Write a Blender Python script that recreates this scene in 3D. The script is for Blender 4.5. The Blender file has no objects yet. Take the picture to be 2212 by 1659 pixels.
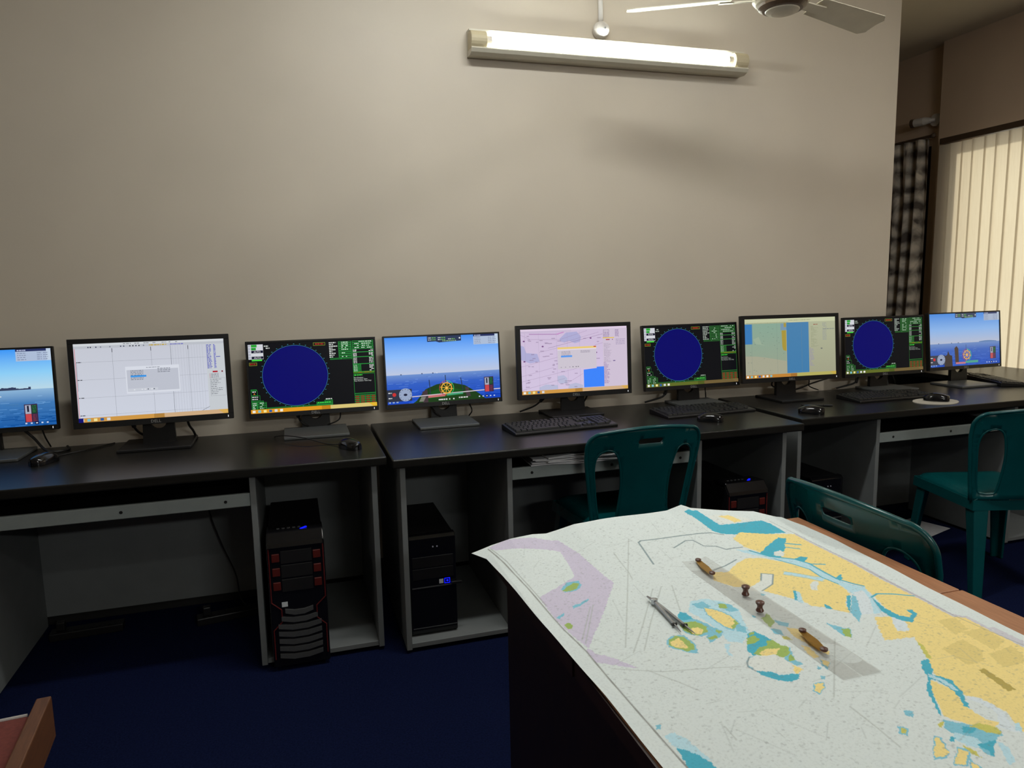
import bpy, bmesh, math, random
import numpy as np
from mathutils import Vector, Matrix
from mathutils.geometry import delaunay_2d_cdt

# ------------------------------------------------------------------ camera, world, lights, exposure
scene = bpy.context.scene
COL = scene.collection
cam_data = bpy.data.cameras.new('camera')
cam = bpy.data.objects.new('camera', cam_data)
COL.objects.link(cam)
cam_data.sensor_fit = 'HORIZONTAL'
cam_data.sensor_width = 36.0
cam_data.lens = 25.13
cam_data.clip_start = 0.05
cam_r = Vector((0.95583569, -0.29321716, -0.02004554))
cam_u = Vector((0.05897824, 0.12454663, 0.99045934))
cam_f = Vector((0.28792307, 0.94789864, -0.13633955))
M = Matrix((cam_r, cam_u, -cam_f)).transposed().to_4x4()
M.translation = Vector((0, 0, 1.353))
cam.matrix_world = M
scene.camera = cam

scene.view_settings.view_transform = 'Standard'
scene.view_settings.look = 'None'
scene.view_settings.exposure = 0.0
scene.view_settings.gamma = 1.0
scene.view_settings.use_curve_mapping = False

world = bpy.data.worlds.new('daylight')
scene.world = world
world.use_nodes = True
wn = world.node_tree
wn.nodes.clear()
w_out = wn.nodes.new('ShaderNodeOutputWorld')
w_bg = wn.nodes.new('ShaderNodeBackground')
w_bg.inputs['Color'].default_value = (1.0, 0.90, 0.76, 1)
w_bg.inputs['Strength'].default_value = 2.0
wn.links.new(w_bg.outputs[0], w_out.inputs[0])


def lamp(name, kind, loc, energy, color, rot=(0, 0, 0), sx=1.2, sy=0.06, angle=None):
    d = bpy.data.lights.new(name, kind)
    d.energy = energy
    d.color = color
    if kind == 'AREA':
        d.shape = 'RECTANGLE'
        d.size = sx
        d.size_y = sy
    if angle is not None:
        d.angle = angle
    o = bpy.data.objects.new(name, d)
    COL.objects.link(o)
    o.location = loc
    o.rotation_euler = rot
    return o


# sunshine on the outside of the window blinds
sun = lamp('sun', 'SUN', (9, 3, 6), 3.4, (1.0, 0.88, 0.70), angle=0.05)
sun.rotation_euler = Vector((-0.92, 0.14, -0.17)).to_track_quat('-Z', 'Y').to_euler()
# other fluorescent battens of the room, out of view, plus two added fill lights
lamp('batten_lamp_near', 'AREA', (0.78, 1.95, 2.98), 25, (0.97, 1.0, 0.965), (math.radians(8), 0, 0), 1.2, 0.10)
lamp('fill_light_right', 'AREA', (2.95, 1.25, 2.98), 20, (1.0, 0.985, 0.93), (0, 0, math.radians(90)), 1.2, 0.10)  # unseen fill, added to brighten the right part of the back wall
lamp('batten_lamp_rear', 'AREA', (1.0, -1.3, 2.98), 8, (0.97, 1.0, 0.97), (math.radians(20), 0, 0), 1.2, 0.10)
lamp('fill_light_front_wall', 'AREA', (1.5, -2.62, 2.42), 27, (0.97, 1.0, 0.97), (math.radians(80), 0, 0), 1.2, 0.10)  # unseen fill behind the camera, added to light the fan from below
lamp('batten_lamp_side', 'AREA', (-2.2, 0.9, 2.98), 6, (1.0, 0.99, 0.95), (0, 0, math.radians(90)), 1.2, 0.10)


# ------------------------------------------------------------------ helpers
def lin(c):
    return tuple(((v / 255.0) / 12.92 if v <= 10.3 else ((v / 255.0 + 0.055) / 1.055) ** 2.4) for v in c)


def srgb(r, g, b):
    return lin((r, g, b))


def tag(o, label=None, cat=None, group=None, kind=None):
    if label:
        o['label'] = label
    if cat:
        o['category'] = cat
    if group:
        o['group'] = group
    if kind:
        o['kind'] = kind
    return o


def thing(name, label, cat, loc=(0, 0, 0), rz=0.0, group=None):
    o = bpy.data.objects.new(name, None)
    COL.objects.link(o)
    o.empty_display_size = 0.05
    o.location = loc
    o.rotation_euler = (0, 0, rz)
    return tag(o, label, cat, group)


def copy_tree(o, parent=None):
    c = o.copy()
    COL.objects.link(c)
    c.parent = parent
    for ch in list(o.children):
        copy_tree(ch, c)
    return c


class MB:
    def __init__(self):
        self.v = []
        self.f = []

    def add(self, vs, fs):
        b = len(self.v)
        self.v += [tuple(p) for p in vs]
        self.f += [tuple(i + b for i in q) for q in fs]
        return self

    def box(self, x0, x1, y0, y1, z0, z1):
        vs = [(x, y, z) for z in (z0, z1) for y in (y0, y1) for x in (x0, x1)]
        return self.add(vs, [(0, 2, 3, 1), (4, 5, 7, 6), (0, 1, 5, 4), (2, 6, 7, 3), (0, 4, 6, 2), (1, 3, 7, 5)])

    def obox(self, c, ax, ay, az):
        c, ax, ay, az = Vector(c), Vector(ax), Vector(ay), Vector(az)
        vs = [c + ax * x + ay * y + az * z for z in (-1, 1) for y in (-1, 1) for x in (-1, 1)]
        return self.add(vs, [(0, 2, 3, 1), (4, 5, 7, 6), (0, 1, 5, 4), (2, 6, 7, 3), (0, 4, 6, 2), (1, 3, 7, 5)])

    def frustum(self, c0, s0, c1, s1):
        vs = []
        for c, s in ((c0, s0), (c1, s1)):
            for y in (-1, 1):
                for x in (-1, 1):
                    vs.append((c[0] + x * s[0] / 2, c[1] + y * s[1] / 2, c[2]))
        return self.add(vs, [(0, 2, 3, 1), (4, 5, 7, 6), (0, 1, 5, 4), (2, 6, 7, 3), (0, 4, 6, 2), (1, 3, 7, 5)])

    def tube(self, path, r, n=10, caps=True):
        path = [Vector(p) for p in path]
        rs = r if isinstance(r, (list, tuple)) else [r] * len(path)
        vs, fs = [], []
        up = None
        for i, p in enumerate(path):
            t = (path[min(i + 1, len(path) - 1)] - path[max(i - 1, 0)]).normalized()
            if up is None:
                up = Vector((0, 0, 1)) if abs(t.z) < 0.9 else Vector((0, 1, 0))
            a = t.cross(up)
            if a.length < 1e-6:
                a = t.orthogonal()
            a.normalize()
            up = a.cross(t).normalized()
            for k in range(n):
                th = 2 * math.pi * k / n
                vs.append(p + (a * math.cos(th) + up * math.sin(th)) * rs[i])
        for i in range(len(path) - 1):
            for k in range(n):
                fs.append((i * n + k, i * n + (k + 1) % n, (i + 1) * n + (k + 1) % n, (i + 1) * n + k))
        if caps:
            fs.append(tuple(range(n - 1, -1, -1)))
            fs.append(tuple((len(path) - 1) * n + k for k in range(n)))
        return self.add(vs, fs)

    def lathe(self, prof, n=24, c=(0, 0, 0)):
        vs, fs = [], []
        for (r, z) in prof:
            for k in range(n):
                th = 2 * math.pi * k / n
                vs.append((c[0] + r * math.cos(th), c[1] + r * math.sin(th), c[2] + z))
        for i in range(len(prof) - 1):
            for k in range(n):
                fs.append((i * n + k, i * n + (k + 1) % n, (i + 1) * n + (k + 1) % n, (i + 1) * n + k))
        fs.append(tuple(range(n - 1, -1, -1)))
        fs.append(tuple((len(prof) - 1) * n + k for k in range(n)))
        return self.add(vs, fs)

    def prism(self, pts, y0, y1):
        """extrude an x-z outline along y"""
        n = len(pts)
        vs = [(x, y0, z) for x, z in pts] + [(x, y1, z) for x, z in pts]
        fs = [tuple(range(n)), tuple(range(2 * n - 1, n - 1, -1))]
        fs += [(i, i + n, (i + 1) % n + n, (i + 1) % n) for i in range(n)]
        return self.add(vs, fs)

    def prismx(self, pts, x0, x1):
        n = len(pts)
        vs = [(x0, y, z) for y, z in pts] + [(x1, y, z) for y, z in pts]
        fs = [tuple(range(n - 1, -1, -1)), tuple(range(n, 2 * n))]
        fs += [(i, (i + 1) % n, (i + 1) % n + n, i + n) for i in range(n)]
        return self.add(vs, fs)

    def grid(self, fn, nu, nv):
        vs = [fn(i / nu, j / nv) for j in range(nv + 1) for i in range(nu + 1)]
        fs = [(j * (nu + 1) + i, j * (nu + 1) + i + 1, (j + 1) * (nu + 1) + i + 1, (j + 1) * (nu + 1) + i)
              for j in range(nv) for i in range(nu)]
        return self.add(vs, fs)

    def build(self, name, mat, parent=None, bevel=0.0, seg=2, smooth=False, solid=0.0, fix=True):
        me = bpy.data.meshes.new(name)
        me.from_pydata(self.v, [], self.f)
        if fix:
            bm = bmesh.new()
            bm.from_mesh(me)
            bmesh.ops.recalc_face_normals(bm, faces=bm.faces)
            bm.to_mesh(me)
            bm.free()
        o = bpy.data.objects.new(name, me)
        COL.objects.link(o)
        if mat is not None:
            me.materials.append(mat)
        o.parent = parent
        if solid:
            m = o.modifiers.new('thickness', 'SOLIDIFY')
            m.thickness = solid
            m.offset = 0
        if bevel:
            m = o.modifiers.new('edge', 'BEVEL')
            m.width = bevel
            m.segments = seg
            m.limit_method = 'ANGLE'
            m.angle_limit = math.radians(40)
        if smooth:
            me.polygons.foreach_set('use_smooth', [True] * len(me.polygons))
        return o


def bez(pts, n=10):
    """smooth (Catmull-Rom) path through points"""
    P = [Vector(p) for p in pts]
    P = [P[0] * 2 - P[1]] + P + [P[-1] * 2 - P[-2]]
    out = []
    for i in range(1, len(P) - 2):
        for k in range(n):
            t = k / n
            a, b, c, d = P[i - 1], P[i], P[i + 1], P[i + 2]
            out.append(0.5 * ((2 * b) + (c - a) * t + (2 * a - 5 * b + 4 * c - d) * t * t + (3 * b - a - 3 * c + d) * t ** 3))
    out.append(P[-2])
    return out


def inside(p, poly):
    x, y = p
    c = False
    j = len(poly) - 1
    for i in range(len(poly)):
        xi, yi = poly[i]
        xj, yj = poly[j]
        if (yi > y) != (yj > y) and x < (xj - xi) * (y - yi) / (yj - yi) + xi:
            c = not c
        j = i
    return c


def sheet(outline, holes=(), step=0.03):
    """2D triangulated sheet with smooth outline and holes"""
    pts, edges = [], []
    for loop in [outline] + list(holes):
        b = len(pts)
        pts += loop
        edges += [(b + i, b + (i + 1) % len(loop)) for i in range(len(loop))]
    xs = [p[0] for p in outline]
    ys = [p[1] for p in outline]
    x = min(xs) + step / 2
    while x < max(xs):
        y = min(ys) + step / 2
        while y < max(ys):
            if inside((x, y), outline) and not any(inside((x, y), h) for h in holes):
                pts.append((x, y))
            y += step
        x += step
    r = delaunay_2d_cdt([Vector(p) for p in pts], edges, [], 0, 1e-6)
    V, F = r[0], r[2]
    fs = []
    for f in F:
        c = (sum(V[i].x for i in f) / 3, sum(V[i].y for i in f) / 3)
        if inside(c, outline) and not any(inside(c, h) for h in holes):
            fs.append(tuple(f))
    return [(p.x, p.y) for p in V], fs


def rrect(x0, x1, y0, y1, r, n=5):
    out = []
    for cx, cy, a0 in ((x1 - r, y1 - r, 0), (x0 + r, y1 - r, 90), (x0 + r, y0 + r, 180), (x1 - r, y0 + r, 270)):
        for k in range(n + 1):
            a = math.radians(a0 + 90 * k / n)
            out.append((cx + r * math.cos(a), cy + r * math.sin(a)))
    return out


def text_mesh(s, size):
    cu = bpy.data.curves.new('lettering', 'FONT')
    cu.body = s
    cu.size = size
    cu.align_x = 'CENTER'
    cu.resolution_u = 2
    o = bpy.data.objects.new('lettering', cu)
    COL.objects.link(o)
    dg = bpy.context.evaluated_depsgraph_get()
    me = bpy.data.meshes.new_from_object(o.evaluated_get(dg))
    vs = [(v.co.x, v.co.y) for v in me.vertices]
    fs = [tuple(p.vertices) for p in me.polygons]
    bpy.data.objects.remove(o)
    bpy.data.curves.remove(cu)
    bpy.data.meshes.remove(me)
    return vs, fs


# ------------------------------------------------------------------ materials
def mat(name, col, rough=0.6, metal=0.0, spec=0.5, noise=0.0, scale=30.0, bump=0.0, bscale=80.0, coat=0.0, stretch=None):
    m = bpy.data.materials.new(name)
    m.use_nodes = True
    nt = m.node_tree
    b = nt.nodes['Principled BSDF']
    b.inputs['Base Color'].default_value = (*col, 1)
    b.inputs['Roughness'].default_value = rough
    b.inputs['Metallic'].default_value = metal
    b.inputs['Specular IOR Level'].default_value = spec
    b.inputs['Coat Weight'].default_value = coat
    if noise or bump:
        tc = nt.nodes.new('ShaderNodeTexCoord')
        mp = nt.nodes.new('ShaderNodeMapping')
        nt.links.new(tc.outputs['Object'], mp.inputs[0])
        if stretch:
            mp.inputs['Scale'].default_value = stretch
    if noise:
        n = nt.nodes.new('ShaderNodeTexNoise')
        n.inputs['Scale'].default_value = scale
        n.inputs['Detail'].default_value = 4
        nt.links.new(mp.outputs[0], n.inputs['Vector'])
        r = nt.nodes.new('ShaderNodeMapRange')
        r.inputs['From Min'].default_value = 0.3
        r.inputs['From Max'].default_value = 0.7
        r.inputs['To Min'].default_value = 1 - noise
        r.inputs['To Max'].default_value = 1 + noise
        nt.links.new(n.outputs[0], r.inputs[0])
        mx = nt.nodes.new('ShaderNodeVectorMath')
        mx.operation = 'SCALE'
        mx.inputs[0].default_value = col
        nt.links.new(r.outputs[0], mx.inputs['Scale'])
        nt.links.new(mx.outputs[0], b.inputs['Base Color'])
    if bump:
        n = nt.nodes.new('ShaderNodeTexNoise')
        n.inputs['Scale'].default_value = bscale
        n.inputs['Detail'].default_value = 3
        nt.links.new(mp.outputs[0], n.inputs['Vector'])
        bp = nt.nodes.new('ShaderNodeBump')
        bp.inputs['Strength'].default_value = bump
        bp.inputs['Distance'].default_value = 0.002
        nt.links.new(n.outputs[0], bp.inputs['Height'])
        nt.links.new(bp.outputs[0], b.inputs['Normal'])
    return m


def emis(name, col, strength):
    m = bpy.data.materials.new(name)
    m.use_nodes = True
    b = m.node_tree.nodes['Principled BSDF']
    b.inputs['Base Color'].default_value = (*col, 1)
    b.inputs['Emission Color'].default_value = (*col, 1)
    b.inputs['Emission Strength'].default_value = strength
    return m


def wood(name, c1, c2, scale, stretch, rough=0.45):
    m = mat(name, c1, rough)
    nt = m.node_tree
    b = nt.nodes['Principled BSDF']
    tc = nt.nodes.new('ShaderNodeTexCoord')
    mp = nt.nodes.new('ShaderNodeMapping')
    mp.inputs['Scale'].default_value = stretch
    n = nt.nodes.new('ShaderNodeTexNoise')
    n.inputs['Scale'].default_value = scale
    n.inputs['Detail'].default_value = 6
    n.inputs['Distortion'].default_value = 0.6
    r = nt.nodes.new('ShaderNodeValToRGB')
    r.color_ramp.elements[0].color = (*c1, 1)
    r.color_ramp.elements[1].color = (*c2, 1)
    r.color_ramp.elements[0].position = 0.35
    r.color_ramp.elements[1].position = 0.68
    nt.links.new(tc.outputs['Object'], mp.inputs[0])
    nt.links.new(mp.outputs[0], n.inputs['Vector'])
    nt.links.new(n.outputs[0], r.inputs[0])
    nt.links.new(r.outputs[0], b.inputs['Base Color'])
    return m


MT = {}
MT['wall'] = mat('wall_paint', (0.62, 0.548, 0.452), 0.46, noise=0.03, scale=2.5, bump=0.12, bscale=60)
MT['wall_far'] = mat('wall_paint_cream', (0.62, 0.47, 0.34), 0.8, noise=0.03, scale=3)
MT['ceiling'] = mat('ceiling_paint', (0.75, 0.68, 0.56), 0.85, noise=0.02, scale=3)
MT['carpet'] = mat('blue_carpet', (0.005, 0.0085, 0.036), 0.98, spec=0.05, noise=0.35, scale=160, bump=0.6, bscale=400)
MT['laminate'] = mat('charcoal_laminate', (0.013, 0.0122, 0.0108), 0.30, spec=0.18, noise=0.18, scale=8, stretch=(1, 14, 14), bump=0.05, bscale=300)
MT['panel'] = mat('grey_melamine', (0.165, 0.175, 0.175), 0.6, noise=0.05, scale=12)
MT['rail'] = mat('pale_grey_strip', (0.27, 0.305, 0.30), 0.5, noise=0.04, scale=20)
MT['black'] = mat('black_plastic', (0.0085, 0.0080, 0.0085), 0.42, spec=0.4, noise=0.1, scale=60)
MT['glossblack'] = mat('gloss_black_plastic', (0.005, 0.005, 0.006), 0.12, spec=0.5)
MT['keycap'] = mat('key_black', (0.011, 0.011, 0.011), 0.5, spec=0.4)
MT['silver'] = mat('dark_silver_base', (0.11, 0.115, 0.115), 0.38, metal=0.35, noise=0.05, scale=80)
MT['logo'] = mat('logo_grey', (0.30, 0.30, 0.30), 0.4)
MT['steel'] = mat('steel', (0.42, 0.43, 0.45), 0.25, metal=1.0, noise=0.1, scale=50)
MT['screw'] = mat('dark_screw', (0.03, 0.03, 0.03), 0.4, metal=0.6)
MT['teal'] = mat('teal_plastic', (0.0015, 0.068, 0.074), 0.25, spec=0.5, noise=0.06, scale=15)
MT['red'] = mat('red_plastic', (0.085, 0.009, 0.006), 0.35)
MT['darkred'] = mat('red_trim', (0.10, 0.008, 0.008), 0.4)
MT['vent'] = mat('vent_grey', (0.055, 0.056, 0.058), 0.55, noise=0.1, scale=120)
MT['sticker'] = mat('white_sticker', (0.55, 0.58, 0.60), 0.5, noise=0.15, scale=250)
MT['bluelight'] = emis('blue_power_light', (0.004, 0.01, 0.95), 1.0)
MT['whitelight'] = emis('white_power_light', (0.9, 0.92, 0.95), 0.9)
MT['dimlight'] = emis('dim_indicator', (0.25, 0.25, 0.3), 0.12)
MT['tabletop'] = wood('peach_wood', (0.36, 0.155, 0.07), (0.45, 0.20, 0.095), 14, (14, 1.2, 14), 0.5)
MT['darkwood'] = wood('dark_brown_wood', (0.012, 0.0045, 0.003), (0.022, 0.008, 0.005), 10, (12, 12, 1), 0.45)
MT['edgewood'] = wood('brown_edge_wood', (0.022, 0.010, 0.007), (0.038, 0.016, 0.010), 10, (12, 1, 12), 0.45)
MT['chairwood'] = wood('chair_wood', (0.11, 0.042, 0.016), (0.16, 0.062, 0.024), 9, (14, 1.5, 14), 0.45)
MT['redcloth'] = mat('red_upholstery', (0.16, 0.035, 0.026), 0.85, noise=0.15, scale=120, bump=0.3, bscale=500)
MT['piping'] = mat('white_piping', (0.45, 0.42, 0.40), 0.7)
MT['cream'] = mat('cream_plastic', (0.60, 0.52, 0.35), 0.45, noise=0.04, scale=20)
MT['white_enamel'] = mat('white_enamel', (0.62, 0.58, 0.48), 0.35, noise=0.04, scale=12)
MT['whiteplastic'] = mat('white_plastic', (0.62, 0.58, 0.54), 0.4)
MT['fan'] = mat('fan_enamel', (0.78, 0.72, 0.58), 0.35, noise=0.06, scale=10)
MT['fanring'] = mat('fan_brown_ring', (0.12, 0.075, 0.045), 0.35)
MT['tube'] = emis('tube_glow', (0.93, 1.0, 0.95), 32.0)
MT['paper'] = mat('white_paper', (0.62, 0.62, 0.64), 0.8, noise=0.06, scale=40)
MT['padmat'] = mat('pale_pad', (0.46, 0.43, 0.37), 0.8, noise=0.05, scale=40)
MT['brass'] = mat('brass', (0.42, 0.23, 0.045), 0.30, metal=0.75, noise=0.15, scale=60)
MT['knob'] = mat('brown_knob', (0.10, 0.036, 0.022), 0.35)
MT['cable'] = mat('black_cable', (0.010, 0.009, 0.009), 0.5)
MT['darkframe'] = wood('dark_window_wood', (0.016, 0.008, 0.006), (0.03, 0.014, 0.009), 8, (10, 10, 1), 0.5)
MT['baseboard'] = mat('black_baseboard', (0.010, 0.009, 0.008), 0.6, noise=0.2, scale=30)
MT['rod'] = mat('brown_rail', (0.075, 0.045, 0.026), 0.5, noise=0.1, scale=30)
MT['frame'] = mat('window_aluminium', (0.35, 0.33, 0.30), 0.4, metal=0.4)

# acrylic: mostly see-through with a pale tint
m = bpy.data.materials.new('clear_acrylic')
m.use_nodes = True
nt = m.node_tree
nt.nodes.clear()
o_ = nt.nodes.new('ShaderNodeOutputMaterial')
mx = nt.nodes.new('ShaderNodeMixShader')
mx2 = nt.nodes.new('ShaderNodeMixShader')
tr = nt.nodes.new('ShaderNodeBsdfTransparent')
tr.inputs[0].default_value = (0.975, 0.97, 0.965, 1)
df = nt.nodes.new('ShaderNodeBsdfDiffuse')
df.inputs[0].default_value = (0.55, 0.53, 0.52, 1)
gl = nt.nodes.new('ShaderNodeBsdfGlossy')
gl.inputs['Roughness'].default_value = 0.06
mx2.inputs[0].default_value = 0.05
mx.inputs[0].default_value = 0.085
nt.links.new(tr.outputs[0], mx.inputs[1])
nt.links.new(df.outputs[0], mx.inputs[2])
nt.links.new(mx.outputs[0], mx2.inputs[1])
nt.links.new(gl.outputs[0], mx2.inputs[2])
nt.links.new(mx2.outputs[0], o_.inputs[0])
MT['acrylic'] = m

# window glass
m = bpy.data.materials.new('window_glass')
m.use_nodes = True
nt = m.node_tree
nt.nodes.clear()
o_ = nt.nodes.new('ShaderNodeOutputMaterial')
mx = nt.nodes.new('ShaderNodeMixShader')
tr = nt.nodes.new('ShaderNodeBsdfTransparent')
tr.inputs[0].default_value = (0.92, 0.95, 0.93, 1)
gl = nt.nodes.new('ShaderNodeBsdfGlossy')
gl.inputs['Roughness'].default_value = 0.02
mx.inputs[0].default_value = 0.06
nt.links.new(tr.outputs[0], mx.inputs[1])
nt.links.new(gl.outputs[0], mx.inputs[2])
nt.links.new(mx.outputs[0], o_.inputs[0])
MT['glass'] = m

# translucent fabric of the vertical blinds
m = bpy.data.materials.new('blind_fabric')
m.use_nodes = True
nt = m.node_tree
nt.nodes.clear()
o_ = nt.nodes.new('ShaderNodeOutputMaterial')
mx = nt.nodes.new('ShaderNodeMixShader')
tl = nt.nodes.new('ShaderNodeBsdfTranslucent')
df = nt.nodes.new('ShaderNodeBsdfDiffuse')
tc = nt.nodes.new('ShaderNodeTexCoord')
mp = nt.nodes.new('ShaderNodeMapping')
mp.inputs['Scale'].default_value = (40, 40, 2)
nz = nt.nodes.new('ShaderNodeTexNoise')
nz.inputs['Scale'].default_value = 4
rp = nt.nodes.new('ShaderNodeValToRGB')
rp.color_ramp.elements[0].color = (0.64, 0.575, 0.475, 1)
rp.color_ramp.elements[1].color = (0.73, 0.67, 0.575, 1)
nt.links.new(tc.outputs['Object'], mp.inputs[0])
nt.links.new(mp.outputs[0], nz.inputs['Vector'])
nt.links.new(nz.outputs[0], rp.inputs[0])
nt.links.new(rp.outputs[0], tl.inputs[0])
nt.links.new(rp.outputs[0], df.inputs[0])
mx.inputs[0].default_value = 0.45
nt.links.new(tl.outputs[0], mx.inputs[1])
nt.links.new(df.outputs[0], mx.inputs[2])
nt.links.new(mx.outputs[0], o_.inputs[0])
MT['blind'] = m

# curtain: dark brown-grey with pale ikat-like bands
m = mat('patterned_curtain', (0.05, 0.04, 0.035), 0.9, spec=0.1)
nt = m.node_tree
b = nt.nodes['Principled BSDF']
tc = nt.nodes.new('ShaderNodeTexCoord')
mp = nt.nodes.new('ShaderNodeMapping')
mp.inputs['Scale'].default_value = (1, 11.0, 4.5)
nz = nt.nodes.new('ShaderNodeTexNoise')
nz.inputs['Scale'].default_value = 1.6
nz.inputs['Detail'].default_value = 6
nz.inputs['Distortion'].default_value = 0.8
wv = nt.nodes.new('ShaderNodeTexWave')
wv.bands_direction = 'Z'
wv.inputs['Scale'].default_value = 0.55
wv.inputs['Distortion'].default_value = 3.0
wv.inputs['Detail'].default_value = 3
wv.inputs['Detail Scale'].default_value = 2.0
ad = nt.nodes.new('ShaderNodeMath')
ad.operation = 'MULTIPLY_ADD'
ad.inputs[1].default_value = 0.28
rp = nt.nodes.new('ShaderNodeValToRGB')
rp.color_ramp.elements[0].color = (0.11, 0.092, 0.080, 1)
rp.color_ramp.elements[1].color = (0.72, 0.64, 0.54, 1)
rp.color_ramp.elements[0].position = 0.44
rp.color_ramp.elements[1].position = 0.84
nt.links.new(tc.outputs['Object'], mp.inputs[0])
nt.links.new(mp.outputs[0], nz.inputs['Vector'])
nt.links.new(mp.outputs[0], wv.inputs['Vector'])
nt.links.new(wv.outputs[0], ad.inputs[0])
nt.links.new(nz.outputs[0], ad.inputs[2])
nt.links.new(ad.outputs[0], rp.inputs[0])
nt.links.new(rp.outputs[0], b.inputs['Base Color'])
MT['curtain'] = m

# screens: printed picture glows through a satin panel
m = bpy.data.materials.new('lit_screen')
m.use_nodes = True
nt = m.node_tree
b = nt.nodes['Principled BSDF']
at = nt.nodes.new('ShaderNodeAttribute')
at.attribute_name = 'picture'
b.inputs['Base Color'].default_value = (0.003, 0.003, 0.003, 1)
b.inputs['Roughness'].default_value = 0.3
b.inputs['Specular IOR Level'].default_value = 0.12
nt.links.new(at.outputs['Color'], b.inputs['Emission Color'])
b.inputs['Emission Strength'].default_value = 1.0
MT['screen'] = m

# printed chart paper: printed colours plus fine soundings
m = bpy.data.materials.new('printed_chart')
m.use_nodes = True
nt = m.node_tree
b = nt.nodes['Principled BSDF']
b.inputs['Roughness'].default_value = 0.75
b.inputs['Specular IOR Level'].default_value = 0.25
at = nt.nodes.new('ShaderNodeAttribute')
at.attribute_name = 'print'
tc = nt.nodes.new('ShaderNodeTexCoord')
nz = nt.nodes.new('ShaderNodeTexNoise')
nz.inputs['Scale'].default_value = 260
nz.inputs['Detail'].default_value = 3
rp = nt.nodes.new('ShaderNodeMapRange')
rp.inputs['From Min'].default_value = 0.36
rp.inputs['From Max'].default_value = 0.50
rp.inputs['To Min'].default_value = 0.93
rp.inputs['To Max'].default_value = 1.0
vm = nt.nodes.new('ShaderNodeVectorMath')
vm.operation = 'SCALE'
nt.links.new(tc.outputs['Object'], nz.inputs['Vector'])
nt.links.new(nz.outputs[0], rp.inputs[0])
nt.links.new(at.outputs['Color'], vm.inputs[0])
nt.links.new(rp.outputs[0], vm.inputs['Scale'])
nt.links.new(vm.outputs[0], b.inputs['Base Color'])
MT['chart'] = m

# ------------------------------------------------------------------ the setting
CEIL = 3.046
WY = 3.256          # face of the partition wall
WX = 3.204          # its free end


def struct(name, mb, material, **k):
    return tag(mb.build(name, material, **k), kind='structure')


struct('floor', MB().box(-3.3, 5.0, -2.8, 6.4, -0.10, 0.0), MT['carpet'])
struct('ceiling', MB().box(-3.3, 5.0, -2.8, 6.4, CEIL, CEIL + 0.12), MT['ceiling'])
struct('wall_back', MB().box(-3.2, WX, WY, WY + 0.15, 0.0, CEIL), MT['wall'])
struct('wall_left', MB().box(-3.3, -3.2, -2.8, 6.4, 0.0, CEIL), MT['wall'])
struct('wall_front', MB().box(-3.2, 4.642, -2.8, -2.7, 0.0, CEIL), MT['wall'])
struct('wall_far', MB().box(-3.2, 4.72, 6.2, 6.3, 0.0, CEIL), MT['wall_far'])
W0, W1, WZ0, WZ1 = 2.10, 4.12, 0.45, 2.31
wr = MB()
wr.box(4.642, 4.86, -2.8, W0, 0, CEIL)
wr.box(4.642, 4.86, W1, 4.31, 0, CEIL)
wr.box(4.642, 4.86, W0, W1, 0, WZ0)
wr.box(4.642, 4.86, W0, W1, WZ1, CEIL)
struct('wall_right', wr, MT['wall_far'])
wf = MB()
wf.box(4.72, 4.86, 4.31, 4.44, 0, CEIL)
wf.box(4.72, 4.86, 4.44, 5.44, 2.34, CEIL)
wf.box(4.72, 4.86, 5.44, 6.4, 0, CEIL)
struct('wall_right.001', wf, MT['wall_far'])
# dark wooden door behind the curtain
dr = thing('door_1', None, None, (4.72, 4.94, 0))
tag(dr, kind='structure')
fm = MB()
fm.box(0.0, 0.14, -0.50, -0.44, 0, 2.34)
fm.box(0.0, 0.14, 0.44, 0.50, 0, 2.34)
fm.box(0.0, 0.14, -0.44, 0.44, 2.27, 2.34)
fm.build('door_frame', MT['darkframe'], dr, bevel=0.004)
MB().box(0.06, 0.10, -0.438, 0.438, 0.004, 2.268).build('door_leaf', MT['darkframe'], dr, bevel=0.003)
# window behind the blinds
wi = thing('window_1', None, None, (4.80, (W0 + W1) / 2, 0))
tag(wi, kind='structure')
hw = (W1 - W0) / 2
fr_ = MB()
fr_.box(-0.03, 0.03, -hw, -hw + 0.05, WZ0, WZ1)
fr_.box(-0.03, 0.03, hw - 0.05, hw, WZ0, WZ1)
fr_.box(-0.03, 0.03, -hw + 0.05, hw - 0.05, WZ0, WZ0 + 0.05)
fr_.box(-0.03, 0.03, -hw + 0.05, hw - 0.05, WZ1 - 0.05, WZ1)
fr_.build('window_frame', MT['frame'], wi, bevel=0.003)
nP = 3
pw = (2 * hw - 0.1) / nP
for i in range(nP):
    y0 = -hw + 0.05 + i * pw
    MB().box(-0.003, 0.003, y0 + 0.005, y0 + pw - 0.005, WZ0 + 0.052, WZ1 - 0.052).build('pane', MT['glass'], wi)
    if i:
        MB().box(-0.02, 0.02, y0 - 0.02, y0 + 0.02, WZ0 + 0.05, WZ1 - 0.05).build('mullion', MT['frame'], wi)
struct('baseboard_back', MB().box(-3.2, WX, WY - 0.014, WY - 0.0005, 0.0, 0.10), MT['baseboard'], bevel=0.002)
struct('baseboard_right', MB().box(4.628, 4.6415, -2.7, 4.31, 0.0, 0.10), MT['baseboard'], bevel=0.002)

# ------------------------------------------------------------------ computer desks
DZ = 0.75


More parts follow.
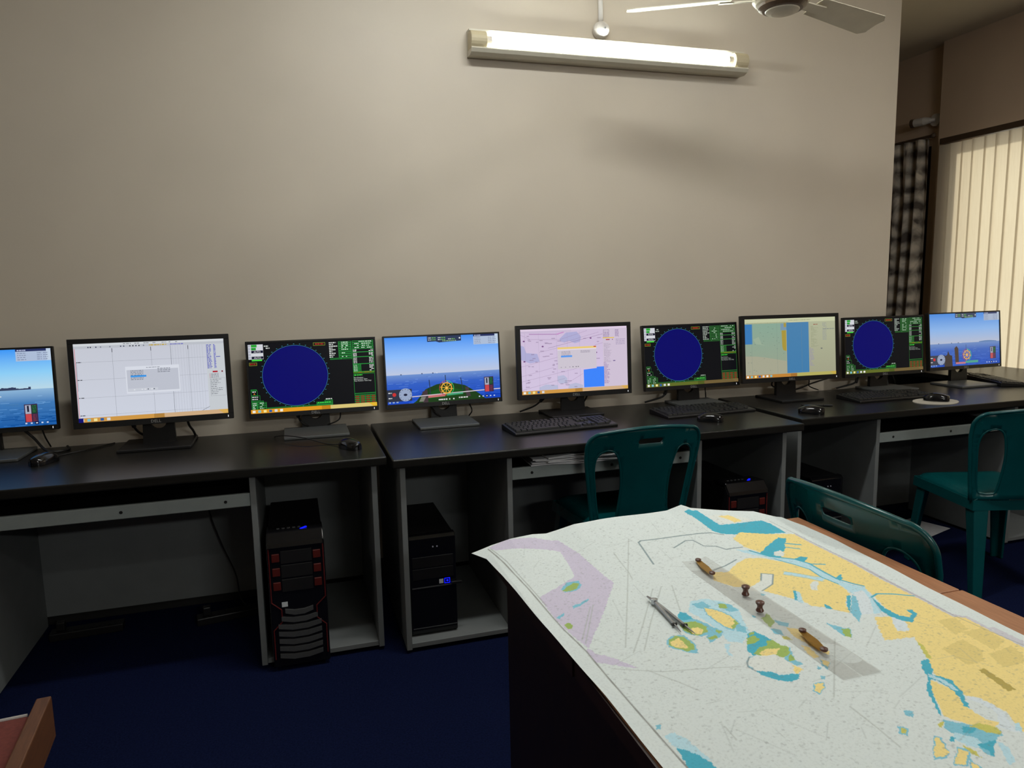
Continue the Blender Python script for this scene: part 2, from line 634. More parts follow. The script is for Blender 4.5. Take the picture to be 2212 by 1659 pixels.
def desk(label, x0, x1, yf, panels, rail_z):
    yb = 3.215
    root = thing('computer_desk', label, 'desk', ((x0 + x1) / 2, (yf + yb) / 2, 0), 0, 'row of computer desks along the wall')
    cx, cy = (x0 + x1) / 2, (yf + yb) / 2
    lx0, lx1, ly0, ly1 = x0 - cx, x1 - cx, yf - cy, yb - cy
    MB().box(lx0, lx1, ly0, ly1, DZ - 0.032, DZ).build('desktop', MT['laminate'], root, bevel=0.005, seg=3)
    px = [p - cx for p in panels]
    for p in px:
        sp = MB().box(p - 0.010, p + 0.010, ly0 + 0.03, ly1 - 0.022, 0.014, DZ - 0.0325).build('side_panel', MT['panel'], root, bevel=0.0012, seg=1)
        for gy in (ly0 + 0.08, ly1 - 0.08):
            MB().tube([(p, gy, 0.0), (p, gy, 0.0138)], 0.009, 8).build('glide', MT['black'], sp)
    MB().box(px[0] - 0.010, px[-1] + 0.010, ly1 - 0.0215, ly1 - 0.006, 0.055, DZ - 0.0325).build('back_panel', MT['panel'], root)
    for a, b in ((px[0], px[1]), (px[-2], px[-1])):
        MB().box(a + 0.0102, b - 0.0102, ly0 + 0.035, ly1 - 0.022, 0.018, 0.036).build('bottom_shelf', MT['panel'], root, bevel=0.001, seg=1)
    a, b = px[1] + 0.011, px[2] - 0.011
    tr_ = MB().box(a + 0.012, b - 0.012, ly0 + 0.052, ly0 + 0.42, rail_z - 0.017, rail_z - 0.003).build('keyboard_tray', MT['laminate'], root)
    st = MB().box(a, b, ly0 + 0.036, ly0 + 0.0515, rail_z - 0.023, rail_z + 0.023).build('front_strip', MT['rail'], tr_, bevel=0.0025)
    for t in (0.10, 0.52, 0.905):
        xx = a + (b - a) * t
        MB().tube([(xx, ly0 + 0.0358, rail_z), (xx, ly0 + 0.0345, rail_z)], 0.0055, 10).build('screw', MT['screw'], tr_)
    for xx in (a + 0.0005, b - 0.0115):
        MB().box(xx, xx + 0.011, ly0 + 0.06, ly0 + 0.42, rail_z - 0.014, rail_z + 0.012).build('runner', MT['steel'], tr_)
    return root


desk('charcoal topped desk holding the white chart screen, red trimmed tower below its right end', -1.46, 0.295, 2.548,
     (-1.43, -1.035, -0.168, 0.250), 0.631)
desk('charcoal topped middle desk with papers on its tray, behind the green chair', 0.307, 2.045, 2.482,
     (0.345, 0.747, 1.560, 1.970), 0.646)
desk('charcoal topped desk nearest the window blinds, mouse on a pale pad on it', 2.098, 3.838, 2.565,
     (2.114, 2.545, 3.385, 3.80), 0.621)
# return desk under the window
rt = thing('window_desk', 'charcoal topped desk under the window blinds with a keyboard at its corner', 'desk', (4.22, 3.10, 0))
MB().box(-0.372, 0.315, -0.95, 0.85, DZ - 0.032, DZ).build('desktop', MT['laminate'], rt, bevel=0.005, seg=3)
for yy in (-0.9, 0.8):
    MB().box(-0.35, 0.30, yy - 0.01, yy + 0.01, 0.0, DZ - 0.0325).build('side_panel', MT['panel'], rt, bevel=0.001)
MB().box(0.282, 0.298, -0.889, 0.789, 0.05, DZ - 0.0325).build('back_panel', MT['panel'], rt)


# ------------------------------------------------------------------ screen pictures
class Pic:
    """flat coloured shapes in screen units: u to the right, v downward"""

    def __init__(self, w, h):
        self.w, self.h = w, h
        self.v, self.f, self.c = [], [], []
        self.layer = 0

    def poly(self, pts, col, cols=None, up=True):
        if up:
            self.layer += 1
        b = len(self.v)
        z = -0.00002 * self.layer
        for p in pts:
            self.v.append(((p[0] - 0.5) * self.w, z, (1 - p[1]) * self.h))
        self.f.append(tuple(range(b, b + len(pts))))
        cols = cols or [col] * len(pts)
        self.c += [lin(k) for k in cols]

    def rect(self, u0, v0, u1, v1, col, low=None, up=True):
        low = low or col
        self.poly([(u0, v1), (u1, v1), (u1, v0), (u0, v0)], None, [low, low, col, col], up)

    def frame(self, u0, v0, u1, v1, t, col):
        s = t * self.h / self.w
        self.rect(u0, v0, u1, v0 + t, col)
        self.rect(u0, v1 - t, u1, v1, col, up=False)
        self.rect(u0, v0 + t, u0 + s, v1 - t, col, up=False)
        self.rect(u1 - s, v0 + t, u1, v1 - t, col, up=False)

    def line(self, a, b, t, col, dash=None, up=True):
        ax, ay, bx, by = a[0] * self.w, a[1] * self.h, b[0] * self.w, b[1] * self.h
        L = math.hypot(bx - ax, by - ay)
        if L < 1e-6:
            return
        nx, ny = -(by - ay) / L * t * self.h / 2, (bx - ax) / L * t * self.h / 2
        segs = [(0, 1)]
        if dash:
            n = max(1, int(L / (dash * self.h)))
            segs = [(i / n, (i + 0.6) / n) for i in range(n)]
        first = up
        for s, e in segs:
            x0, y0, x1, y1 = ax + (bx - ax) * s, ay + (by - ay) * s, ax + (bx - ax) * e, ay + (by - ay) * e
            q = [(x0 + nx, y0 + ny), (x1 + nx, y1 + ny), (x1 - nx, y1 - ny), (x0 - nx, y0 - ny)]
            self.poly([(x / self.w, y / self.h) for x, y in q], col, up=first)
            first = False

    def ellipse(self, u, v, ru, rv, col, n=48, a0=0, a1=360, inner=None):
        if inner is None:
            self.poly([(u + ru * math.cos(2 * math.pi * k / n), v + rv * math.sin(2 * math.pi * k / n)) for k in range(n)], col)
            return
        self.layer += 1
        for k in range(n):
            t0 = math.radians(a0 + (a1 - a0) * k / n)
            t1 = math.radians(a0 + (a1 - a0) * (k + 1) / n)
            self.poly([(u + ru * math.cos(t0), v + rv * math.sin(t0)), (u + ru * math.cos(t1), v + rv * math.sin(t1)),
                       (u + ru * inner * math.cos(t1), v + rv * inner * math.sin(t1)), (u + ru * inner * math.cos(t0), v + rv * inner * math.sin(t0))], col, up=False)

    def words(self, u0, v0, u1, hgt, col, rng, fill=0.6):
        """one row of unreadably small writing"""
        u = u0
        first = True
        while u < u1:
            l = rng.uniform(0.006, 0.02)
            l = min(l, u1 - u)
            if rng.random() < fill + 0.25:
                self.rect(u, v0, u + l, v0 + hgt, col, up=first)
                first = False
            u += l + rng.uniform(0.002, 0.006)

    def text(self, s, u, v, size, col):
        self.layer += 1
        vs, fs = TEXTS.setdefault((s, 1.0), text_mesh(s, 1.0))
        b = len(self.v)
        z = -0.00002 * self.layer
        k = size * self.h
        for f in fs:
            b = len(self.v)
            for i in f:
                self.v.append(((u - 0.5) * self.w + vs[i][0] * k, z, (1 - v) * self.h + vs[i][1] * k))
                self.c.append(lin(col))
            self.f.append(tuple(range(b, b + len(f))))

    def build(self, parent):
        me = bpy.data.meshes.new('screen')
        me.from_pydata(self.v, [], self.f)
        ca = me.color_attributes.new('picture', 'FLOAT_COLOR', 'CORNER')
        data = np.ones((len(me.loops), 4), dtype=np.float32)
        idx = np.empty(len(me.loops), dtype=np.int32)
        me.loops.foreach_get('vertex_index', idx)
        data[:, :3] = np.array(self.c, dtype=np.float32)[idx]
        ca.data.foreach_set('color', data.ravel())
        me.materials.append(MT['screen'])
        o = bpy.data.objects.new('screen', me)
        COL.objects.link(o)
        o.parent = parent
        return o


TEXTS = {}


def taskbar(p, kind, rng, icons=4, split=0.62):
    a, b, c = {'gold': ((222, 150, 30), (215, 195, 120), (226, 180, 50)), 'tan': ((205, 150, 70), (205, 170, 130), (215, 170, 85)),
               'olive': ((95, 105, 40), (110, 92, 55), (120, 98, 60)), 'mix': ((190, 130, 55), (180, 172, 95), (195, 170, 75))}[kind]
    p.rect(0, 0.945, split, 1.0, a)
    p.rect(split, 0.945, 1.0, 1.0, b, up=False)
    p.poly([(0.93, 0.945), (1.0, 0.945), (1.0, 1.0), (0.97, 1.0)], c)
    p.rect(split - 0.07, 0.945, split, 1.0, tuple(int(x * 0.86) for x in a))
    for i in range(icons):
        u = 0.012 + i * 0.042
        p.rect(u, 0.956, u + 0.022, 0.99, [(235, 235, 225), (120, 190, 205), (240, 225, 150), (40, 90, 160), (210, 215, 220)][i % 5])


def pic_radar(w, h, seed, hazy=False):
    rng = random.Random(seed)
    p = Pic(w, h)
    bg = (14, 15, 19)
    p.rect(0, 0, 1, 1, bg)
    green, lg, white, red = (38, 150, 62), (70, 215, 70), (205, 210, 205), (150, 38, 28)
    if hazy:
        green, white = (52, 122, 55), (160, 170, 160)
    cu, cv_, rv = 0.358, 0.485, 0.435
    ru = rv * h / w * 1.04
    for k in range(36):
        th = math.radians(k * 10)
        x, y = cu + ru * 1.045 * math.cos(th), cv_ + rv * 1.045 * math.sin(th)
        p.rect(x - 0.0045, y - 0.0035, x + 0.0045, y + 0.0035, (62, 140, 160), up=(k == 0))
    p.ellipse(cu, cv_, ru, rv, (8, 8, 100), 72)
    p.ellipse(cu, cv_, ru * 1.004, rv * 1.004, (70, 150, 180), 72, inner=0.993)
    # status block
    p.rect(0.006, 0.02, 0.12, 0.23, (208, 210, 216))
    p.rect(0.03, 0.022, 0.073, 0.06, (40, 160, 50))
    p.rect(0.03, 0.066, 0.066, 0.10, (30, 150, 45))
    p.rect(0.03, 0.106, 0.119, 0.142, (12, 12, 40))
    p.rect(0.03, 0.19, 0.119, 0.225, (12, 12, 40))
    p.text('AUTO', 0.075, 0.137, 0.034, (220, 220, 225))
    p.text('AUTO', 0.075, 0.22, 0.034, (220, 220, 225))
    for k in range(5):
        p.rect(0.008, 0.024 + k * 0.041, 0.026, 0.055 + k * 0.041, (175, 178, 190), up=(k == 0))
    p.rect(0.03, 0.235, 0.108, 0.255, lg)
    p.words(0.128, 0.04, 0.16, 0.016, white, rng)
    p.words(0.128, 0.07, 0.17, 0.016, white, rng)
    p.frame(0.008, 0.275, 0.068, 0.32, 0.006, (120, 130, 40))
    p.words(0.014, 0.288, 0.062, 0.02, red, rng, 0.8)
    p.frame(0.51, 0.025, 0.605, 0.07, 0.006, (120, 130, 40))
    p.words(0.525, 0.037, 0.592, 0.02, red, rng, 0.9)
    # list of settings
    for k in range(9):
        p.words(0.635, 0.03 + k * 0.026, 0.66 + rng.random() * 0.05, 0.015, white, rng, 0.75)
    for k in range(9):
        p.frame(0.71, 0.024 + k * 0.026, 0.815, 0.049 + k * 0.026, 0.006, green)
        p.words(0.735, 0.031 + k * 0.026, 0.79, 0.012, white, rng, 0.4)
    p.frame(0.64, 0.262, 0.728, 0.285, 0.006, green)
    p.frame(0.728, 0.262, 0.815, 0.285, 0.006, green)
    for k in range(4):
        v = 0.02 + k * 0.03
        p.frame(0.822, v, 0.905, v + 0.026, 0.006, green)
        p.frame(0.905, v, 0.995, v + 0.026, 0.006, green)
        p.words(0.84, v + 0.008, 0.98, 0.012, white, rng, 0.5)
    v = 0.14
    for hh, n in ((0.05, 2), (0.07, 3), (0.105, 4), (0.115, 5)):
        p.frame(0.82, v, 0.995, v + hh, 0.005, green)
        for k in range(n):
            p.words(0.826, v + 0.012 + k * (hh - 0.014) / n, 0.855, 0.012, white, rng, 0.8)
            p.words(0.955, v + 0.012 + k * (hh - 0.014) / n, 0.99, 0.012, white, rng, 0.6)
        v += hh
    for i in range(3):
        for k in range(5):
            p.frame(0.822 + i * 0.022, v - 0.112 + k * 0.022, 0.842 + i * 0.022, v - 0.093 + k * 0.022, 0.005, green)
    p.rect(0.82, v, 0.995, v + 0.022, (70, 120, 30))
    p.words(0.86, v + 0.005, 0.97, 0.01, (150, 90, 30), rng, 0.5)
    v += 0.03
    p.frame(0.82, v, 0.995, 0.80, 0.004, green)
    p.words(0.826, v + 0.012, 0.892, 0.014, lg, rng, 0.95)
    for k, s in enumerate(('Past Position', 'Past Position Time', 'Past Position Time Step')):
        p.text(s, 0.86 + k * 0.017, v + 0.065 + k * 0.024, 0.026, white)
    p.frame(0.82, 0.80, 0.995, 0.825, 0.005, green)
    for i in range(4):
        for k in range(4):
            u0, v0 = 0.82 + i * 0.044, 0.83 + k * 0.029
            p.frame(u0, v0, u0 + 0.043, v0 + 0.028, 0.004, green)
            p.rect(u0 + 0.006, v0 + 0.007, u0 + 0.037, v0 + 0.021, red)
    # lower left and lower right blocks
    p.frame(0.008, 0.655, 0.052, 0.675, 0.005, green)
    p.frame(0.008, 0.675, 0.058, 0.745, 0.004, green)
    p.words(0.018, 0.685, 0.045, 0.013, white, rng, 0.9)
    p.poly([(0.033, 0.705), (0.040, 0.73), (0.026, 0.73)], (200, 120, 40))
    p.frame(0.008, 0.745, 0.075, 0.82, 0.004, green)
    p.words(0.014, 0.76, 0.06, 0.013, white, rng)
    p.words(0.014, 0.79, 0.06, 0.013, white, rng)
    p.frame(0.008, 0.822, 0.10, 0.842, 0.005, green)
    for k in range(4):
        p.frame(0.008, 0.844 + k * 0.025, 0.05, 0.868 + k * 0.025, 0.005, green)
        p.frame(0.05, 0.844 + k * 0.025, 0.122, 0.868 + k * 0.025, 0.005, green)
        p.words(0.016, 0.85 + k * 0.025, 0.045, 0.01, white, rng)
        p.words(0.07, 0.85 + k * 0.025, 0.1, 0.01, white, rng)
    p.words(0.585, 0.845, 0.635, 0.014, white, rng, 0.9)
    p.frame(0.575, 0.865, 0.64, 0.885, 0.005, green)
    p.frame(0.51, 0.888, 0.64, 0.91, 0.006, green)
    p.frame(0.51, 0.91, 0.64, 0.935, 0.006, green)
    p.words(0.52, 0.895, 0.63, 0.01, lg, rng, 0.5)
    p.rect(0.125, 0.925, 0.64, 0.929, green)
    p.rect(0.125, 0.936, 0.64, 0.941, green)
    taskbar(p, 'olive' if hazy else 'gold', rng, 6)
    return p


def pic_sea(w, h, seed, ship='green', hazy=False):
    rng = random.Random(seed)
    p = Pic(w, h)
    k = (lambda c: tuple(int(x * 0.82 + 26) for x in c)) if hazy else (lambda c: c)
    top, mid, low = (64, 140, 238), (140, 188, 250), (188, 198, 222)
    if ship == 'island':
        top, mid, low = (60, 150, 245), (140, 205, 245), (185, 215, 230)
    hz = 0.565 if ship != 'island' else 0.52
    p.rect(0, 0, 1, 0.3, k(top), k(mid))
    p.rect(0, 0.3, 1, hz, k(mid), k(low), up=False)
    sea0, sea1 = ((110, 145, 205), (20, 70, 190)) if ship != 'island' else ((140, 180, 215), (25, 90, 165))
    p.rect(0, hz, 1, 0.7, k(sea0), k(tuple((a + b * 2) // 3 for a, b in zip(sea0, sea1))), up=False)
    p.rect(0, 0.7, 1, 1, k(tuple((a + b * 2) // 3 for a, b in zip(sea0, sea1))), k(sea1), up=False)
    first = True
    for _ in range(170):
        t = rng.random() ** 0.7
        v = hz + 0.02 + (0.97 - hz) * t
        u = rng.random()
        l = 0.01 + 0.06 * t * rng.random()
        d = rng.choice((-22, -14, 16, 26))
        base = [a + (b - a) * min(1, t * 1.2) for a, b in zip(sea0, sea1)]
        c = k(tuple(int(max(0, min(255, x + d))) for x in base))
        p.rect(max(0, u - l), v, min(1, u + l), v + 0.004 + 0.006 * t, c, up=first)
        first = False
    if ship == 'island':
        for i in range(26):
            u = 0.45 + i * 0.0155
            p.rect(u, hz - 0.018 - 0.016 * rng.random() - 0.008 * math.sin(i * 0.5), u + 0.0158, hz + 0.004, (52, 62, 92), up=(i == 0))
        p.ellipse(0.66, 0.60, 0.006, 0.006, (215, 225, 235), 8)
    else:
        for u in (0.12, 0.30, 0.395):
            p.rect(u, hz - 0.012, u + 0.012, hz + 0.003, (70, 85, 120))
        p.rect(0.435, hz - 0.012, 0.439, hz + 0.004, (235, 240, 245))
    if ship == 'green':
        p.poly([(0.25, 0.965), (0.33, 0.80), (0.43, 0.735), (0.50, 0.72), (0.58, 0.73), (0.68, 0.775), (0.80, 0.91), (0.86, 1.0), (0.22, 1.0)], (28, 62, 24))
        p.poly([(0.36, 0.86), (0.45, 0.80), (0.56, 0.80), (0.66, 0.85), (0.66, 0.92), (0.36, 0.95)], (20, 82, 26))
        p.poly([(0.30, 0.84), (0.345, 0.80), (0.35, 1.0), (0.305, 1.0)], (66, 52, 58))
        p.poly([(0.68, 0.80), (0.71, 0.81), (0.73, 0.95), (0.69, 0.95)], (66, 56, 60))
        for a, b in (((0.365, 0.66), (0.372, 0.90)), ((0.645, 0.655), (0.66, 0.86)), ((0.508, 0.60), (0.51, 0.72))):
            p.line(a, b, 0.012, (40, 52, 70))
        p.line((0, 0.915), (0.50, 0.885), 0.014, (205, 195, 205))
        p.line((0.50, 0.885), (1.0, 0.86), 0.014, (205, 195, 205), up=False)
        p.poly([(0.35, 0.90), (0.50, 0.89), (0.50, 0.925), (0.35, 0.935)], (196, 110, 112))
        p.poly([(0.515, 0.887), (0.66, 0.88), (0.66, 0.905), (0.515, 0.918)], (70, 160, 120))
        for k2 in range(6):
            p.rect(0.27 + k2 * 0.004, 0.955 - 0.012 * k2 + 0.02, 0.31 + k2 * 0.004, 0.962 - 0.012 * k2 + 0.02, (150, 150, 140))
        p.words(0.44, 0.962, 0.58, 0.02, (215, 215, 215), rng, 0.6)
        p.words(0.62, 0.95, 0.70, 0.018, (215, 215, 215), rng, 0.6)
        wu, wv = 0.515, 0.80
    elif ship == 'dark':
        p.poly([(0.20, 1.0), (0.205, 0.80), (0.24, 0.78), (0.255, 0.70), (0.275, 0.78), (0.31, 0.80), (0.315, 1.0)], (66, 58, 54))
        p.poly([(0.355, 0.96), (0.345, 0.66), (0.375, 0.62), (0.40, 0.67), (0.405, 0.96)], (78, 64, 56))
        p.line((0.51, 0.60), (0.512, 0.72), 0.008, (60, 70, 90))
        for i in range(14):
            p.rect(0.70 + i * 0.018, hz - 0.012 - 0.012 * math.sin(i * 0.25), 0.72 + i * 0.018, hz + 0.003, (100, 130, 175), up=(i == 0))
        p.rect(0.36, 0.93, 0.50, 0.965, (190, 120, 130))
        p.rect(0.50, 0.91, 0.68, 0.955, (80, 160, 140))
        wu, wv = 0.52, 0.80
    if ship != 'island':
        r = 0.115
        a = h / w
        p.ellipse(wu, wv, r * a, r, (170, 50, 60), 24, 90, 270, inner=0.93)
        p.ellipse(wu, wv, r * a, r, (60, 205, 110), 24, -90, 60, inner=0.93)
        wood_c = (226, 165, 62)
        p.ellipse(wu, wv, 0.088 * a, 0.088, wood_c, 32, inner=0.80)
        for q in range(8):
            th = math.radians(q * 45 + 10)
            p.line((wu, wv), (wu + 0.105 * a * math.cos(th), wv + 0.105 * math.sin(th)), 0.010, wood_c, up=(q == 0))
        p.ellipse(wu, wv, 0.02 * a, 0.02, (240, 190, 80), 16)
        # rudder dial
        p.rect(0, 0.78, 0.21, 0.96, k((46, 52, 70)))
        p.ellipse(0.155, 0.865, 0.098 * a, 0.098, k((150, 165, 195)), 36)
        p.ellipse(0.155, 0.865, 0.016, 0.018, (30, 34, 60), 14)
        for th in range(0, 360, 30):
            t = math.radians(th)
            p.line((0.155 + 0.075 * a * math.cos(t), 0.865 + 0.075 * math.sin(t)), (0.155 + 0.09 * a * math.cos(t), 0.865 + 0.09 * math.sin(t)), 0.006, (40, 45, 70), up=(th == 0))
        p.ellipse(0.06, 0.855, 0.016, 0.028, (200, 50, 50), 18)
        p.words(0.01, 0.82, 0.04, 0.014, (220, 220, 220), rng, 0.9)
        p.words(0.01, 0.90, 0.04, 0.014, (220, 220, 220), rng, 0.9)
        # compass head-up panel
        p.poly([(0.365, 0.0), (0.665, 0.0), (0.665, 0.085), (0.47, 0.10), (0.44, 0.082), (0.365, 0.085)], k((42, 54, 84)))
        for uu, vv in ((0.375, 0.02), (0.375, 0.05), (0.46, 0.02), (0.46, 0.05), (0.55, 0.045)):
            p.words(uu, vv, uu + 0.025, 0.014, (190, 195, 205), rng, 0.9)
            p.words(uu + 0.03, vv, uu + 0.065, 0.014, (110, 170, 90), rng, 0.9)
        p.words(0.50, 0.072, 0.62, 0.014, (140, 175, 130), rng, 0.9)
        p.ellipse(0.652, 0.042, 0.007, 0.013, (215, 220, 225), 12)
    # table of targets
    p.rect(0.775, 0.0, 0.97, 0.03, k((40, 50, 96)))
    p.words(0.785, 0.008, 0.84, 0.014, (180, 190, 220), rng, 0.9)
    p.rect(0.775, 0.03, 0.985, 0.155, k((172, 188, 214)))
    p.rect(0.97, 0.0, 1.0, 0.155, k((188, 205, 225)))
    for q in range(4):
        v = 0.048 + q * 0.027
        p.words(0.785, v, 0.84, 0.010, (128, 140, 168), rng, 0.9)
        p.words(0.91, v, 0.94, 0.010, (128, 140, 168), rng, 0.9)
        p.words(0.95, v, 0.98, 0.010, (128, 140, 168), rng, 0.9)
    # engine telegraph
    u0, v0 = (0.855, 0.665) if ship != 'island' else (0.80, 0.715)
    p.rect(u0, v0, u0 + 0.085, v0 + 0.235, k((60, 40, 70)))
    p.rect(u0 + 0.006, v0 + 0.012, u0 + 0.043, v0 + 0.125, k((165, 170, 190)))
    p.rect(u0 + 0.018, v0 + 0.02, u0 + 0.030, v0 + 0.10, k((30, 30, 50)))
    p.rect(u0 + 0.006, v0 + 0.128, u0 + 0.043, v0 + 0.23, k((196, 70, 76)))
    p.rect(u0 + 0.046, v0 + 0.012, u0 + 0.08, v0 + 0.125, k((26, 60, 48)))
    for q in range(5):
        p.words(u0 + 0.052, v0 + 0.02 + q * 0.02, u0 + 0.076, 0.006, (60, 140, 70), rng, 0.9)
        p.words(u0 + 0.052, v0 + 0.14 + q * 0.018, u0 + 0.076, 0.006, (150, 60, 70), rng, 0.9)
    for q in range(5):
        p.rect(0.80 + q * 0.034, 0.955, 0.812 + q * 0.034, 0.972, (205, 215, 235), up=(q == 0))
    p.rect(0.862, 0.945, 0.886, 0.982, (14, 16, 70))
    p.rect(0.868, 0.957, 0.88, 0.97, (225, 230, 240))
    for q in range(3):
        p.rect(0.01 + q * 0.032, 0.962, 0.028 + q * 0.032, 0.98, (150, 175, 210), up=(q == 0))
    return p


def pic_chart_white(w, h, seed):
    rng = random.Random(seed)
    p = Pic(w, h)
    p.rect(0, 0, 1, 1, (196, 199, 210), (204, 209, 222))
    p.rect(0, 0, 1, 0.03, (208, 212, 216))
    p.rect(0, 0.03, 1, 0.062, (186, 190, 198), up=False)
    p.words(0.32, 0.012, 0.68, 0.008, (110, 112, 122), rng, 0.5)
    p.words(0.49, 0.038, 0.61, 0.016, (190, 165, 80), rng, 0.9)
    p.words(0.63, 0.038, 0.72, 0.014, (120, 120, 190), rng, 0.9)
    for u in (0.09, 0.105, 0.14, 0.17, 0.23, 0.30, 0.32, 0.36, 0.38, 0.40, 0.42, 0.45):
        p.rect(u, 0.04, u + 0.008, 0.055, rng.choice(((60, 62, 90), (120, 124, 140), (50, 50, 60))), up=False)
    gr = (138, 142, 152)
    for v in (0.235, 0.46, 0.69, 0.915):
        p.line((0.01, v), (0.87, v), 0.0022, gr)
        p.words(0.012, v - 0.006, 0.045, 0.010, (60, 62, 70), rng, 0.95)
    for u in (0.245, 0.50, 0.75):
        p.line((u, 0.062), (u, 0.945), 0.0028, gr)
        p.rect(u - 0.002, 0.07, u + 0.002, 0.12, (60, 62, 70))
    p.line((0.632, 0.062), (0.632, 0.945), 0.004, (104, 108, 118))
    for q in range(12):
        u = 0.645 + q * 0.0185
        p.line((u, 0.062), (u, 0.945), 0.0018, (164, 168, 178), up=(q == 0))
    p.line((0.006, 0.06), (0.006, 0.945), 0.006, (205, 110, 115))
    p.line((0.012, 0.24), (0.012, 0.60), 0.003, (70, 74, 90))
    p.rect(0.872, 0.062, 1.0, 0.945, (196, 201, 206))
    for q in range(19):
        v = 0.072 + q * 0.017
        p.words(0.876, v, 0.90 + 0.015 * rng.random(), 0.009, (66, 70, 178), rng, 0.8)
        p.words(0.925, v, 0.94, 0.009, (60, 64, 185), rng, 0.9)
    p.rect(0.94, 0.232, 0.97, 0.24, (50, 54, 170))
    p.rect(0.91, 0.425, 0.945, 0.445, (168, 32, 46))
    p.rect(0.972, 0.425, 0.982, 0.445, (120, 40, 50))
    for q in range(4):
        p.rect(0.888, 0.46 + q * 0.015, 0.892, 0.468 + q * 0.015, (180, 40, 50))
        p.words(0.897, 0.46 + q * 0.015, 0.95, 0.007, (120, 122, 132), rng, 0.7)
    p.frame(0.888, 0.52, 0.995, 0.76, 0.003, (150, 154, 160))
    for q in range(9):
        p.words(0.892, 0.535 + q * 0.024, 0.93 + 0.05 * rng.random(), 0.007, (96, 100, 108), rng, 0.8)
    # dialog
    p.rect(0.322, 0.315, 0.682, 0.665, (214, 218, 228))
    p.rect(0.33, 0.36, 0.674, 0.64, (188, 192, 204))
    p.words(0.46, 0.332, 0.55, 0.008, (140, 144, 156), rng, 0.9)
    for q in range(7):
        p.words(0.355, 0.368 + q * 0.019, 0.44, 0.008, (112, 116, 128), rng, 0.95)
    p.rect(0.354, 0.432, 0.458, 0.456, (62, 148, 226))
    for q in range(3):
        p.words(0.535, 0.352 + q * 0.022, 0.62, 0.008, (112, 116, 128), rng, 0.8)
    p.rect(0.332, 0.60, 0.53, 0.635, (198, 202, 212))
    for u in (0.37, 0.42, 0.44, 0.46, 0.485, 0.50):
        p.rect(u, 0.612, u + 0.008, 0.624, rng.choice(((70, 74, 90), (225, 228, 235))))
    p.line((0.82, 0.945), (0.875, 0.895), 0.004, (90, 94, 104))
    taskbar(p, 'tan', rng, 5, 0.56)
    p.rect(0, 0.945, 0.03, 1.0, (16, 18, 110))
    return p


